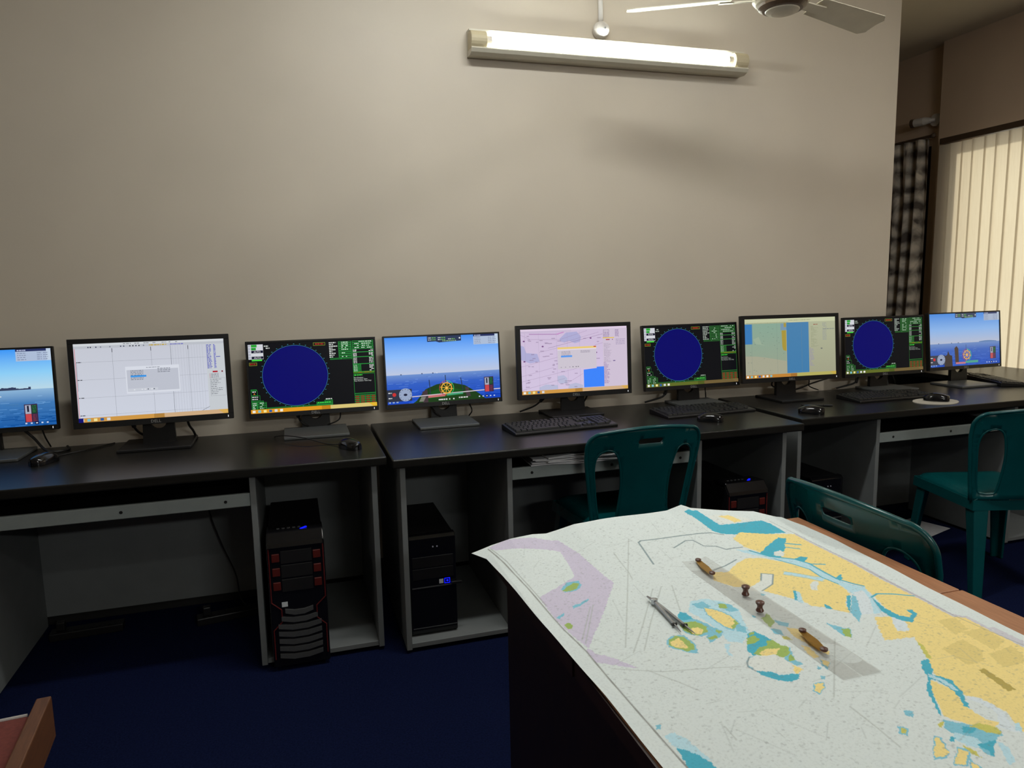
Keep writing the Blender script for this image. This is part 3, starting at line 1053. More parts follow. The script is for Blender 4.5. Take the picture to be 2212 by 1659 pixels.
def pic_chart_pink(w, h, seed):
    rng = random.Random(seed)
    p = Pic(w, h)
    p.rect(0, 0, 1, 1, (206, 188, 216), (210, 196, 224))
    bl, bl2 = (174, 172, 212), (184, 186, 214)
    for pts, c in (([(0.0, 0.24), (0.03, 0.26), (0.05, 0.36), (0.15, 0.38), (0.17, 0.50), (0.08, 0.52), (0.0, 0.46)], bl),
                   ([(0.36, 0.16), (0.42, 0.07), (0.52, 0.06), (0.56, 0.14), (0.55, 0.22), (0.50, 0.24), (0.45, 0.20), (0.40, 0.22), (0.36, 0.20)], bl),
                   ([(0.33, 0.74), (0.39, 0.73), (0.42, 0.78), (0.42, 0.86), (0.35, 0.86), (0.33, 0.82)], bl2),
                   ([(0.16, 0.90), (0.22, 0.86), (0.33, 0.88), (0.33, 0.945), (0.16, 0.945)], bl2),
                   ([(0.44, 0.88), (0.50, 0.86), (0.57, 0.90), (0.57, 0.945), (0.43, 0.945)], bl2)):
        p.poly(pts, c)
    p.rect(0, 0.0, 1, 0.03, (222, 204, 226))
    p.rect(0, 0.03, 0.47, 0.06, (200, 184, 210), up=False)
    p.line((0.08, 0.075), (0.35, 0.09), 0.014, (178, 140, 186))
    p.line((0.33, 0.09), (0.40, 0.06), 0.016, (196, 140, 196))
    for a, b, d in (((0.0, 0.08), (0.09, 0.155), 0.02), ((0.09, 0.155), (0.36, 0.175), 0.02), ((0.36, 0.175), (0.62, 0.05), 0.02), ((0.40, 0.22), (0.73, 0.08), 0.02), ((0.25, 0.30), (0.77, 0.11), None),
                    ((0.0, 0.57), (0.35, 0.44), 0.02), ((0.0, 0.72), (0.30, 0.60), 0.02), ((0.0, 0.80), (0.56, 0.62), 0.02), ((0.0, 0.93), (0.40, 0.78), 0.02), ((0.40, 0.88), (0.57, 0.72), 0.02), ((0.69, 0.28), (0.77, 0.25), 0.02), ((0.17, 0.36), (0.34, 0.30), 0.02)):
        p.line(a, b, 0.0045, (146, 120, 156), dash=d)
    for u in (0.04, 0.165, 0.33, 0.43, 0.545):
        p.line((u, 0.06), (u, 0.945), 0.0022, (164, 148, 178))
    for q in range(64):
        u, v = 0.02 + rng.random() * 0.72, 0.10 + rng.random() * 0.82
        n = rng.randint(3, 5)
        for s in range(n):
            p.line((u + s * 0.007, v), (u + s * 0.007 + 0.006, v + 0.012), 0.004, (138, 116, 150), up=(s == 0))
            p.line((u + s * 0.007 + 0.006, v), (u + s * 0.007, v + 0.009), 0.003, (138, 116, 150), up=False)
    for u, v in ((0.03, 0.18), (0.20, 0.27), (0.03, 0.49), (0.65, 0.17), (0.70, 0.40)):
        p.ellipse(u, v, 0.010, 0.012, (120, 76, 132), 10)
    # right hand columns
    p.rect(0.765, 0.03, 1.0, 0.945, (206, 192, 212))
    for q in range(8):
        p.words(0.77, 0.05 + q * 0.016, 0.83, 0.009, (150, 128, 168), rng, 0.7)
        p.words(0.885, 0.05 + q * 0.016, 0.92, 0.009, (150, 128, 168), rng, 0.7)
    p.rect(0.765, 0.168, 0.875, 0.184, (226, 194, 96))
    p.rect(0.795, 0.198, 0.832, 0.212, (170, 26, 40))
    p.rect(0.855, 0.198, 0.862, 0.212, (140, 36, 46))
    for q in range(22):
        p.words(0.775, 0.26 + q * 0.014, 0.80 + 0.05 * rng.random(), 0.006, (168, 154, 176), rng, 0.7)
    for q in range(4):
        p.words(0.89, 0.20 + q * 0.025, 0.98, 0.010, (160, 146, 178), rng, 0.8)
    for q in range(18):
        p.words(0.77, 0.56 + q * 0.019, 0.79 + 0.04 * rng.random(), 0.011, (160, 138, 182), rng, 0.9)
    p.rect(0.86, 0.535, 0.882, 0.55, (120, 104, 150))
    # dialog
    p.rect(0.335, 0.295, 0.70, 0.635, (204, 196, 208))
    p.rect(0.335, 0.295, 0.70, 0.325, (232, 202, 120))
    p.rect(0.335, 0.325, 0.70, 0.342, (226, 214, 228))
    p.rect(0.675, 0.295, 0.698, 0.31, (186, 60, 40))
    for q in range(5):
        p.words(0.37, 0.36 + q * 0.018, 0.455, 0.009, (160, 152, 168), rng, 0.95)
    p.rect(0.365, 0.425, 0.47, 0.452, (88, 152, 236))
    p.words(0.55, 0.36, 0.64, 0.009, (150, 142, 160), rng, 0.8)
    p.words(0.55, 0.38, 0.64, 0.009, (150, 142, 160), rng, 0.8)
    for u in (0.36, 0.40, 0.44, 0.47, 0.50, 0.52):
        p.rect(u, 0.60, u + 0.010, 0.612, rng.choice(((110, 104, 116), (160, 150, 168))))
    p.poly([(0.575, 0.66), (0.70, 0.645), (0.70, 0.625), (0.77, 0.625), (0.77, 0.94), (0.575, 0.94)], (62, 132, 250))
    taskbar(p, 'tan', rng, 5, 0.56)
    return p


def pic_chart_green(w, h, seed):
    rng = random.Random(seed)
    p = Pic(w, h)
    p.rect(0, 0, 1, 1, (176, 180, 150), (160, 160, 134))
    p.rect(0, 0.08, 0.45, 0.945, (136, 166, 148), (150, 160, 138))
    p.poly([(0.0, 0.62), (0.12, 0.63), (0.22, 0.655), (0.45, 0.73), (0.45, 0.945), (0.0, 0.945)], (164, 164, 142))
    p.poly([(0.09, 0.34), (0.15, 0.30), (0.18, 0.42), (0.22, 0.45), (0.12, 0.42)], (152, 172, 150))
    p.rect(0, 0, 1, 0.07, (196, 200, 164))
    for q in range(40):
        u = 0.02 + q * 0.0115
        p.rect(u, 0.06, u + 0.006, 0.074 + 0.01 * rng.random(), (150, 156, 122), up=(q == 0))
    p.words(0.48, 0.03, 0.72, 0.012, (150, 154, 120), rng, 0.7)
    p.rect(0.0, 0.085, 0.082, 0.42, (58, 122, 182))
    p.rect(0.455, 0.075, 0.70, 0.94, (74, 128, 172), (66, 124, 170))
    p.rect(0.39, 0.09, 0.455, 0.20, (120, 148, 170))
    p.rect(0.425, 0.08, 0.452, 0.15, (162, 146, 70))
    p.poly([(0.40, 0.205), (0.45, 0.205), (0.45, 0.56), (0.415, 0.54), (0.405, 0.48)], (168, 148, 62))
    for u in (0.075, 0.35, 0.62):
        p.line((u, 0.08), (u, 0.94), 0.0025, (116, 132, 128))
    for q in range(26):
        u, v = 0.02 + rng.random() * 0.40, 0.12 + rng.random() * 0.78
        p.rect(u, v, u + 0.012, v + 0.006, (112, 130, 118), up=(q == 0))
    p.words(0.755, 0.115, 0.80, 0.013, (150, 60, 50), rng, 0.9)
    for q in range(26):
        p.words(0.725, 0.15 + q * 0.014, 0.75 + 0.06 * rng.random(), 0.007, (150, 154, 126), rng, 0.7)
    for q in range(15):
        p.words(0.855, 0.10 + q * 0.02, 0.90, 0.010, (148, 152, 148), rng, 0.7)
    p.words(0.86, 0.20, 0.99, 0.012, (126, 132, 134), rng, 0.8)
    for q in range(16):
        p.words(0.705, 0.52 + q * 0.02, 0.72 + 0.04 * rng.random(), 0.012, (150, 146, 162), rng, 0.8)
    p.rect(0.83, 0.53, 0.85, 0.55, (110, 114, 110))
    taskbar(p, 'mix', rng, 7, 0.56)
    return p


# ------------------------------------------------------------------ monitors
def neck_outline(w0, w1, h):
    return [(-w0 / 2, 0), (w0 / 2, 0), (w1 / 2, h), (-w1 / 2, h)]


def monitor(label, kind, pic, x, y, zb, yaw, tilt, base_x, base_y, cables=(), seed=0, group='monitors along the wall', base_w=0.262, base_d=0.22):
    """(x, y, zb): middle of the lower front edge of the casing"""
    W, H = (0.569, 0.341) if kind == 'wide' else (0.5379, 0.3231)
    side, topb, lowb = (0.0195, 0.0185, 0.0235) if kind == 'wide' else (0.0070, 0.0075, 0.0195)
    root = thing('computer_monitor', label, 'monitor', (base_x, base_y, DZ), 0, group)
    Mx = Matrix.Translation(Vector((x - base_x, y - base_y, zb - DZ))) @ Matrix.Rotation(yaw, 4, 'Z') @ Matrix.Rotation(-tilt, 4, 'X')
    # casing: front frame ring + rear shell
    casing = MB()
    casing.box(-W / 2, W / 2, 0.006, 0.026, 0, H)
    casing.frustum((0, 0, 0), (W * 0.62, H * 0.62), (0, 0, 0.03), (W * 0.42, H * 0.44))
    n0 = 8
    for i in range(n0, 16):
        vx, vy, vz = casing.v[i]
        casing.v[i] = (vx, 0.0258 + (0.022 if vz > 0.01 else 0.0), H / 2 + vy)
    cs = casing.build('casing', MT['black'], root, bevel=0.003)
    cs.matrix_local = Mx
    bz = MB()
    bz.box(-W / 2, W / 2, 0, 0.0062, 0, lowb)
    bz.box(-W / 2, W / 2, 0, 0.0062, H - topb, H)
    bz.box(-W / 2, -W / 2 + side, 0, 0.0062, lowb, H - topb)
    bz.box(W / 2 - side, W / 2, 0, 0.0062, lowb, H - topb)
    b_ = bz.build('bezel', MT['black'], root, bevel=0.0008, seg=1)
    b_.matrix_local = Mx
    vs, fs = TEXTS.setdefault(('DELL', 0.0165), text_mesh('DELL', 0.0165))
    lg = MB().add([(vx, -0.0004, lowb / 2 - 0.0058 + vy) for vx, vy in vs], fs).build('logo', MT['logo'], b_, fix=False)
    MB().box(W / 2 - 0.021, W / 2 - 0.0190, -0.0006, 0.001, lowb / 2 - 0.004, lowb / 2 + 0.004).build('power_light', MT['whitelight'], b_)
    sw, sh = W - 2 * side, H - lowb - topb
    p = pic(sw, sh)
    s_ = p.build(root)
    s_.matrix_local = Mx @ Matrix.Translation(Vector((0, 0.0045, lowb)))
    # stand
    nh = zb - DZ + 0.12
    ny = y - base_y + 0.034
    outl = [(-0.060, 0.008), (0.060, 0.008), (0.053, nh), (-0.053, nh)]
    hz_ = zb - DZ + 0.002
    hole = [(0.030 * math.cos(a) + (x - base_x), hz_ + 0.030 * math.sin(a)) for a in [2 * math.pi * k / 20 for k in range(20)]]
    outl = [(px_ + (x - base_x), pz_) for px_, pz_ in outl]
    V, F = sheet(outl, [hole], 0.05)
    back = nh * math.tan(tilt)
    nk = MB().add([(vx, ny + 0.018 + back * (vz / nh) * 0.6, vz) for vx, vz in V], F)
    nk.build('stand_neck', MT['black'], root, solid=0.02)
    MB().box(-base_w / 2, base_w / 2, -base_d / 2, base_d / 2, 0.0, 0.012).build('stand_base', MT['black'] if kind == 'wide' else MT['silver'], root, bevel=0.003)
    for path in cables:
        pts = bez([(a - base_x, b - base_y, c - DZ) for a, b, c in path[0]], 8)
        c_ = MB().tube(pts, path[1], 8).build('video_cable', MT['cable'], root, smooth=True)
        if path[2] is not None:
            i = int(path[2] * (len(pts) - 1))
            d = (pts[min(i + 2, len(pts) - 1)] - pts[max(i - 2, 0)]).normalized()
            q = pts[i]
            MB().tube([q - d * 0.02, q - d * 0.016, q + d * 0.016, q + d * 0.02], [path[1] * 1.2, 0.0085, 0.0085, path[1] * 1.2], 10).build('ferrite_bead', MT['cable'], c_, smooth=False)
    return root


def cab(x, y0, dx0, dx1, z0=0.86, drop=0.7525, thick=0.004, bead=0.45, wall=3.205):
    return ([(x, y0, z0), (x + dx0 * 0.35, y0 + 0.02, z0 - 0.04), (x + dx0 * 0.8, wall - 0.03, z0 - 0.075), (x + dx1, wall, drop + thick)], thick, bead)


monitor('thin framed screen showing blue sea and a dark island, at the photo left edge', 'thin', lambda w, h: pic_sea(w, h, 11, 'island'),
        -1.163, 3.125, 0.835, 0.03, 0.075, -1.125, 3.09,
        [([(-1.02, 3.15, 0.84), (-0.99, 3.16, 0.80), (-0.94, 3.10, 0.765), (-0.90, 3.085, 0.756), (-0.865, 3.12, 0.756), (-0.885, 3.18, 0.756)], 0.005, None), ([(-0.96, 3.15, 0.85), (-0.955, 3.17, 0.80), (-0.95, 3.205, 0.755)], 0.003, None)])
monitor('thick framed screen with a plain white sea chart and a small dialog box', 'wide', lambda w, h: pic_chart_white(w, h, 5),
        -0.535, 3.043, 0.845, 0.020, 0.079, -0.538, 3.085, [cab(-0.63, 3.09, 0.02, 0.055, thick=0.005, bead=0.15), cab(-0.43, 3.09, 0.01, 0.012, thick=0.005, bead=None)])
monitor('thin framed radar screen, large blue disc, beside the sea view with green deck', 'thin', lambda w, h: pic_radar(w, h, 3),
        0.072, 3.150, 0.821, 0.0, 0.085, 0.068, 3.09, [cab(-0.02, 3.19, 0.04, 0.07, bead=0.35), cab(0.19, 3.19, -0.03, -0.09, bead=None, thick=0.003)])
monitor('thin framed screen with blue sea, ship wheel and green foredeck', 'thin', lambda w, h: pic_sea(w, h, 21, 'green'),
        0.642, 3.150, 0.821, 0.024, 0.086, 0.622, 3.085, [cab(0.56, 3.19, 0.05, 0.07, bead=None), cab(0.76, 3.19, 0.01, 0.0, bead=None, thick=0.003)])
monitor('thick framed screen with a pinkish chart and a solid blue square', 'wide', lambda w, h: pic_chart_pink(w, h, 7),
        1.251, 3.081, 0.831, -0.012, 0.054, 1.225, 3.09, [cab(1.13, 3.13, -0.07, -0.12, bead=0.35), cab(1.34, 3.13, -0.02, -0.04, bead=None)], base_w=0.255, base_d=0.20)
monitor('thin framed hazy radar screen behind the green chair, between two chart screens', 'thin', lambda w, h: pic_radar(w, h, 8, True),
        1.896, 3.117, 0.826, 0.016, 0.125, 1.90, 3.10, [cab(1.80, 3.16, -0.06, -0.13, bead=0.45, thick=0.005), cab(2.0, 3.16, 0.0, 0.02, bead=None, thick=0.003)], base_w=0.25, base_d=0.19)
monitor('thick framed screen with a greenish chart and a tall blue block', 'wide', lambda w, h: pic_chart_green(w, h, 9),
        2.433, 3.059, 0.839, -0.05, 0.09, 2.41, 3.05, [cab(2.58, 3.12, 0.07, 0.14, bead=None, thick=0.003), ([(2.36, 3.10, 0.86), (2.40, 3.17, 0.80), (2.55, 3.19, 0.77), (2.66, 3.18, 0.80), (2.79, 3.17, 0.83)], 0.004, None)], base_w=0.25, base_d=0.22)
monitor('thin framed dark radar screen in front of the patterned curtain', 'thin', lambda w, h: pic_radar(w, h, 13, True),
        3.079, 3.111, 0.826, 0.0, 0.084, 3.085, 3.105, [cab(2.98, 3.16, -0.06, -0.14, bead=0.5, thick=0.005), cab(3.19, 3.16, 0.02, 0.05, bead=None, thick=0.003)], base_w=0.25, base_d=0.19)
monitor('thin framed screen with sea and a ship wheel in front of the blinds', 'thin', lambda w, h: pic_sea(w, h, 29, 'dark', True),
        3.639, 3.10, 0.834, 0.02, 0.10, 3.575, 3.06, [], base_w=0.25, base_d=0.21)

# ------------------------------------------------------------------ keyboards
def key_layout():
    rows = [[1, -0.6, 1, 1, 1, 1, -0.4, 1, 1, 1, 1, -0.4, 1, 1, 1, 1, -0.4, 1, 1, 1],
            [1] * 13 + [2, -0.4, 1, 1, 1, -0.4, 1, 1, 1, 1],
            [1.5] + [1] * 12 + [1.5, -0.4, 1, 1, 1, -0.4, 1, 1, 1, 1],
            [1.75] + [1] * 11 + [2.25, -3.8, 1, 1, 1],
            [2.25] + [1] * 10 + [2.75, -1.4, 1, -1.4, 1, 1, 1, 1],
            [1.25, 1.25, 1.25, 6.25, 1.25, 1.25, 1.25, 1.25, -0.4, 1, 1, 1, -0.4, 2, 1]]
    out = []
    for r, row in enumerate(rows):
        x = 0.0
        for w in row:
            if w > 0:
                out.append((x + w / 2, r, w))
            x += abs(w)
    return out


KEYS = key_layout()
KMESH = {}


def keyboard(label, x, y, yaw, length=0.445, depth=0.145, single=True):
    root = thing('keyboard', label, 'keyboard', (x, y, DZ), yaw, 'black keyboards on the desks')
    L, D = length / 2, depth / 2
    body = MB().prismx([(-D, 0.0), (D, 0.0), (D, 0.022), (D - 0.012, 0.0235), (-D + 0.004, 0.012), (-D, 0.009)], -L, L)
    body.build('keyboard_body', MT['black'], root, bevel=0.003)
    u = (length - 0.018) / 22.9
    rp = (depth - 0.026) / 6.2
    allk = MB()
    for kx, r, w in KEYS:
        px = -L + 0.009 + kx * u
        py = D - 0.020 - (r + (0.25 if r else 0)) * rp
        pz = 0.0125 + (py + D) / depth * 0.0105
        if single:
            me = KMESH.get((w, length))
            mb = MB().frustum((0, 0, 0), (w * u - 0.002, rp - 0.002), (0, 0.001, 0.0065), (w * u - 0.006, rp - 0.006))
            if me is None:
                o = mb.build('key', MT['keycap'], root)
                KMESH[(w, length)] = o.data
            else:
                o = bpy.data.objects.new('key', me)
                COL.objects.link(o)
                o.parent = root
            o.location = (px, py, pz)
            o.rotation_euler = (0.07, 0, 0)
        else:
            allk.frustum((px, py, pz), (w * u - 0.002, rp - 0.002), (px, py + 0.001, pz + 0.0065), (w * u - 0.006, rp - 0.006))
    if not single:
        tag(allk.build('keys', MT['keycap'], root), kind='stuff')
    return root


keyboard('black keyboard below the pinkish chart screen', 1.060, 2.800, 0.070, 0.47, 0.165)
keyboard('black keyboard below the hazy radar screen, behind the chair', 1.800, 2.880, 0.05, 0.47, 0.165)
keyboard('black keyboard below the radar screen by the curtain', 2.855, 2.875, 0.0, 0.47, 0.165, False)
keyboard('black keyboard lying askew at the window end of the desks', 3.845, 3.11, math.radians(68), 0.46, 0.155, False)


# ------------------------------------------------------------------ mice
def mouse(label, x, y, yaw, cable=None, z=DZ):
    root = thing('computer_mouse', label, 'mouse', (x, y, z), yaw, 'black computer mice')
    L, W, H = 0.112, 0.064, 0.038

    def hgt(t):
        return H * (0.30 + 0.70 * math.sin(math.pi * (0.10 + 0.72 * (1 - t)) ** 0.85) ** 0.8) * (1 - 0.25 * max(0, t - 0.75) * 4)

    def wid(t):
        return W / 2 * (max(0.0, 1 - abs(2 * t - 1) ** 3.2)) ** 0.45 * (0.92 + 0.12 * (1 - t))

    def fn(a, t):
        th = math.pi * a
        r = max(wid(t), 0.002)
        return (-r * math.cos(th) * (0.93 + 0.07 * math.sin(th)), (t - 0.5) * L, 0.001 + max(hgt(t), 0.004) * math.sin(th) ** 0.75)

    m = MB().grid(fn, 16, 18)
    # underside
    m.build('mouse_body', MT['glossblack'], root, smooth=True, fix=False)
    MB().grid(lambda a, t: (max(wid(t), 0.002) * (2 * a - 1) * 0.93, (t - 0.5) * L, 0.0012), 4, 18).build('mouse_sole', MT['black'], root)
    MB().tube([(-0.004, 0.030, 0.026), (0.004, 0.030, 0.026)], 0.0085, 14).build('scroll_wheel', MT['vent'], root)
    pts = []
    for t in [0.62 + 0.36 * k / 8 for k in range(9)]:
        q = fn(0.5, t)
        pts.append((0, q[1], q[2] - 0.0002))
    MB().tube(pts, 0.0008, 5).build('button_seam', MT['black'], root)
    if cable:
        R = Matrix.Rotation(-yaw, 3, 'Z')
        loc = [R @ Vector((a - x, b - y, c - z)) for a, b, c in cable]
        MB().tube(bez([Vector((0, L / 2 - 0.006, 0.008))] + loc, 8), 0.0022, 8).build('mouse_cable', MT['cable'], root, smooth=True)
    return root


mouse('shiny black mouse at the left end below the island screen', -0.890, 2.915, -0.5, [(-0.87, 3.02, 0.753), (-0.80, 3.09, 0.753), (-0.72, 3.195, 0.753)])
mouse('shiny black mouse at the desk corner below the leftmost radar screen', 0.180, 2.742, 0.55, [(0.10, 2.84, 0.753), (0.02, 2.90, 0.770), (-0.05, 2.96, 0.774), (-0.085, 3.0, 0.768), (-0.10, 3.06, 0.753)])
mouse('black mouse just behind the top of the green chair', 1.713, 2.680, 0.9, None)
mouse('black mouse below the greenish chart screen', 2.228, 2.665, 0.75, None)
pad = MB()
pad.add([(0.105 * math.cos(2 * math.pi * k / 40) * (1.0 + 0.12 * math.cos(4 * math.pi * k / 40)), 0.088 * math.sin(2 * math.pi * k / 40), 0.0) for k in range(40)] +
        [(0.105 * math.cos(2 * math.pi * k / 40) * (1.0 + 0.12 * math.cos(4 * math.pi * k / 40)), 0.088 * math.sin(2 * math.pi * k / 40), 0.003) for k in range(40)],
        [tuple(range(39, -1, -1)), tuple(range(40, 80))] + [(k, (k + 1) % 40, (k + 1) % 40 + 40, k + 40) for k in range(40)])
po = pad.build('mouse_pad', MT['padmat'], None)
po.location = (2.975, 2.690, DZ)
tag(po, 'pale rounded mouse pad under a mouse near the window', 'mouse pad')
mouse('black mouse resting on the pale pad', 2.985, 2.695, 0.8, None, DZ + 0.003)
pl = thing('cable_plug', 'short black cable plug lying below the greenish chart screen', 'cable', (2.40, 2.80, DZ))
MB().tube(bez([(-0.07, 0.06, 0.004), (-0.03, 0.03, 0.004), (0.01, 0.0, 0.004)], 6), 0.0032, 8).build('lead', MT['cable'], pl, smooth=True)
MB().tube([(0.01, 0.0, 0.005), (0.03, -0.012, 0.005), (0.045, -0.02, 0.005)], [0.0048, 0.005, 0.004], 8).build('plug_head', MT['cable'], pl)


# ------------------------------------------------------------------ computer towers
def tower_red(label, x, yf, z=0.036, rz=0.0):
    """red trimmed gaming tower: x middle, yf front"""
    W, D, H = 0.196, 0.50, 0.462
    root = thing('computer_tower', label, 'computer', (x, yf + D / 2, z), rz, 'computer towers under the desks')
    y0 = -D / 2
    MB().box(-W / 2 + 0.004, W / 2 - 0.004, y0 + 0.05, D / 2, 0.008, H - 0.012).build('steel_case', MT['black'], root, bevel=0.003)
    for sx in (-1, 1):
        for yy in (y0 + 0.09, D / 2 - 0.06):
            MB().tube([(sx * 0.07, yy, 0), (sx * 0.07, yy, 0.0085)], 0.012, 10).build('foot', MT['black'], root)
    fp = MB().prismx([(y0 + 0.012, -0.020), (y0 + 0.0425, -0.020), (y0 + 0.0425, 0.004), (y0 + 0.0505, 0.006), (y0 + 0.0505, H - 0.004), (y0 + 0.036, H), (y0 + 0.012, H - 0.028)], -W / 2, W / 2)
    fo = fp.build('front_panel', MT['glossblack'], root, bevel=0.004)
    # sloped glossy head with ports
    MB().prismx([(y0 + 0.004, H - 0.040), (y0 + 0.014, H - 0.040), (y0 + 0.040, H - 0.002), (y0 + 0.13, H - 0.006), (y0 + 0.13, H + 0.004), (y0 + 0.036, H + 0.012), (y0 + 0.008, H - 0.022)],
                -W / 2 + 0.002, W / 2 - 0.002).build('top_cover', MT['glossblack'], root, bevel=0.004)
    MB().obox((0.030, y0 + 0.052, H + 0.0125), (0.010, 0.008, 0.0006), (-0.0025, 0.003, 0), (0, 0, 0.0012)).build('power_light', MT['bluelight'], root)
    for k in range(5):
        MB().box(-0.062 + k * 0.018, -0.052 + k * 0.018, y0 + 0.075, y0 + 0.081, H + 0.006, H + 0.0105).build('port', MT['vent'], root)
    yy = y0 + 0.010
    for sx in (-1, 1):
        path = [(sx * 0.092, yy, H - 0.025), (sx * 0.092, yy, 0.225), (sx * 0.060, yy, 0.195), (sx * 0.060, yy, 0.150), (sx * 0.090, yy, 0.120), (sx * 0.090, yy, 0.012)]
        MB().tube(path, 0.0022, 6).build('red_trim', MT['darkred'], root)
        for k in range(3):
            zc = H - 0.075 - k * 0.052
            MB().box(sx * 0.070 - 0.013, sx * 0.070 + 0.013, yy - 0.002, yy + 0.004, zc - 0.015, zc + 0.015).build('bay_clip', MT['red'], root, bevel=0.002)
    for k in range(3):
        zc = H - 0.075 - k * 0.052
        MB().box(-0.053, 0.053, yy - 0.001, yy + 0.003, zc - 0.023, zc + 0.023).build('drive_cover', MT['black'], root, bevel=0.001)
    for k in range(7):
        zc = 0.172 - k * 0.0275
        hw_ = 0.048 if k == 0 else (0.062 if k == 1 else 0.074)
        d = 0.010
        pts = [(-hw_, zc + d), (-hw_ * 0.35, zc), (hw_ * 0.35, zc), (hw_, zc + d), (hw_, zc + d + 0.015), (hw_ * 0.35, zc + 0.018), (-hw_ * 0.35, zc + 0.018), (-hw_, zc + d + 0.015)]
        MB().prism(pts, yy - 0.004, yy + 0.004).build('vent_slat', MT['vent'], root)
    MB().box(-0.058, -0.038, yy - 0.0006, yy + 0.0035, 0.205, 0.222).build('sticker', MT['sticker'], root)
    return root


def tower_plain(label, x, yf, z=0.036, badge=True):
    W, D, H = 0.178, 0.42, 0.395
    root = thing('computer_tower', label, 'computer', (x, yf + D / 2, z), 0, 'computer towers under the desks')
    y0 = -D / 2
    MB().box(-W / 2 + 0.003, W / 2 - 0.003, y0 + 0.035, D / 2, 0.008, H - 0.004).build('steel_case', MT['black'], root, bevel=0.003)
    for sx in (-1, 1):
        for yy in (y0 + 0.08, D / 2 - 0.05):
            MB().tube([(sx * 0.065, yy, 0), (sx * 0.065, yy, 0.0085)], 0.011, 10).build('foot', MT['black'], root)
    MB().prismx([(y0 + 0.006, 0.004), (y0 + 0.0355, 0.004), (y0 + 0.0355, H), (y0 + 0.012, H), (y0, H - 0.012), (y0, 0.012)], -W / 2, W / 2).build('front_panel', MT['glossblack'], root, bevel=0.003)
    for k in range(2):
        MB().box(-0.078, 0.078, y0 - 0.0012, y0 + 0.003, H - 0.125 - k * 0.046, H - 0.083 - k * 0.046).build('drive_cover', MT['black'], root, bevel=0.001)
    for k in range(2):
        MB().tube([(0.002 + k * 0.016, y0 - 0.0015, H - 0.046), (0.002 + k * 0.016, y0 + 0.003, H - 0.046)], 0.003, 10).build('button', MT['dimlight'], root)
    MB().box(-0.082, 0.086, y0 - 0.002, y0 + 0.002, 0.190, 0.194).build('chin_line', MT['vent'], root)
    MB().box(-0.082, 0.086, y0 - 0.002, y0 + 0.002, 0.030, 0.033).build('foot_line', MT['vent'], root)
    if badge:
        MB().box(0.022, 0.038, y0 - 0.0008, y0 + 0.003, 0.200, 0.217).build('sticker', MT['sticker'], root)
        bl = MB()
        bl.box(0.042, 0.064, y0 - 0.001, y0 + 0.003, 0.198, 0.2005)
        bl.box(0.042, 0.064, y0 - 0.001, y0 + 0.003, 0.2165, 0.219)
        bl.box(0.042, 0.0445, y0 - 0.001, y0 + 0.003, 0.2005, 0.2165)
        bl.box(0.0615, 0.064, y0 - 0.001, y0 + 0.003, 0.2005, 0.2165)
        bl.box(0.050, 0.057, y0 - 0.001, y0 + 0.003, 0.205, 0.212)
        bl.build('power_light', MT['bluelight'], root)
        dg = MB().box(0.066, 0.108, y0 - 0.016, y0 - 0.003, 0.196, 0.206).build('usb_dongle', MT['black'], root, bevel=0.002)
    return root


tower_red('black tower with red bay clips and blue light, below the leftmost radar screen', -0.038, 2.530)
tower_plain('plain black tower with a glowing blue badge, beside the chart corner', 0.452, 2.565)
tower_red('black tower with red edges and blue light, seen behind the chart table', 1.795, 2.50)
tower_plain('plain dark tower in the desk bay behind the tilted green chair', 2.365, 2.70, badge=False)

# papers on the middle keyboard tray
ps = thing('paper_stack', 'loose pile of white papers on the middle desk tray', 'papers', (1.045, 2.612, 0.6695), 0)
rng = random.Random(4)
for k in range(6):
    a = rng.uniform(-0.12, 0.12)
    ox, oy = rng.uniform(-0.02, 0.02), rng.uniform(-0.01, 0.012)
    z0 = k * 0.006
    ln = 0.19 - 0.008 * (k % 3)

    def fn(u, v, a=a, ox=ox, oy=oy, z0=z0, ln=ln, k=k):
        x, y = (u - 0.5) * 2 * ln, (v - 0.5) * 0.22
        return (ox + x * math.cos(a) - y * math.sin(a), oy + x * math.sin(a) + y * math.cos(a), z0 + 0.0015 + 0.0025 * math.sin(u * 9 + k) * (0.3 + abs(v - 0.5)) + 0.0015)
    MB().grid(fn, 18, 5).build('paper_sheet', MT['paper'], ps, solid=0.004)

# ------------------------------------------------------------------ power strips and a thin lead below the desks
def strip(label, x, y, rz):
    r = thing('power_strip', label, 'power strip', (x, y, 0), rz)
    MB().box(-0.13, 0.13, -0.028, 0.028, 0, 0.032).build('strip_body', MT['black'], r, bevel=0.004)
    for k in range(4):
        MB().tube([(-0.09 + k * 0.06, 0, 0.030), (-0.09 + k * 0.06, 0, 0.0335)], 0.020, 14).build('socket', MT['black'], r)
    MB().box(-0.105, -0.075, -0.015, 0.015, 0.0336, 0.07).build('plug', MT['black'], r, bevel=0.004)
    return r


strip('dark power strip on the carpet beside the red clip tower bay', -0.32, 3.06, 0.15)
strip('dark power strip on the carpet below the white chart screen', -0.86, 3.10, 0.05)
lead = MB().tube(bez([(-0.388, 3.172, 0.60), (-0.386, 3.165, 0.45), (-0.35, 3.165, 0.30), (-0.30, 3.165, 0.15), (-0.285, 3.15, 0.045), (-0.25, 3.12, 0.006)], 8), 0.003, 8).build('thin_lead', MT['cable'], None, smooth=True)
tag(lead, 'thin dark lead hanging against the back panel below the white chart screen', 'cable')
fp_ = MB().grid(lambda u, v: ((u - 0.5) * 0.30, (v - 0.5) * 0.21, 0.002 + 0.006 * math.sin(u * 3.1) * v), 8, 5).build('floor_paper', MT['paper'], None, solid=0.002)
fp_.location = (3.16, 2.93, 0.002)
fp_.rotation_euler = (0, 0, 0.3)
tag(fp_, 'white paper lying on the carpet under the window end desk', 'paper')

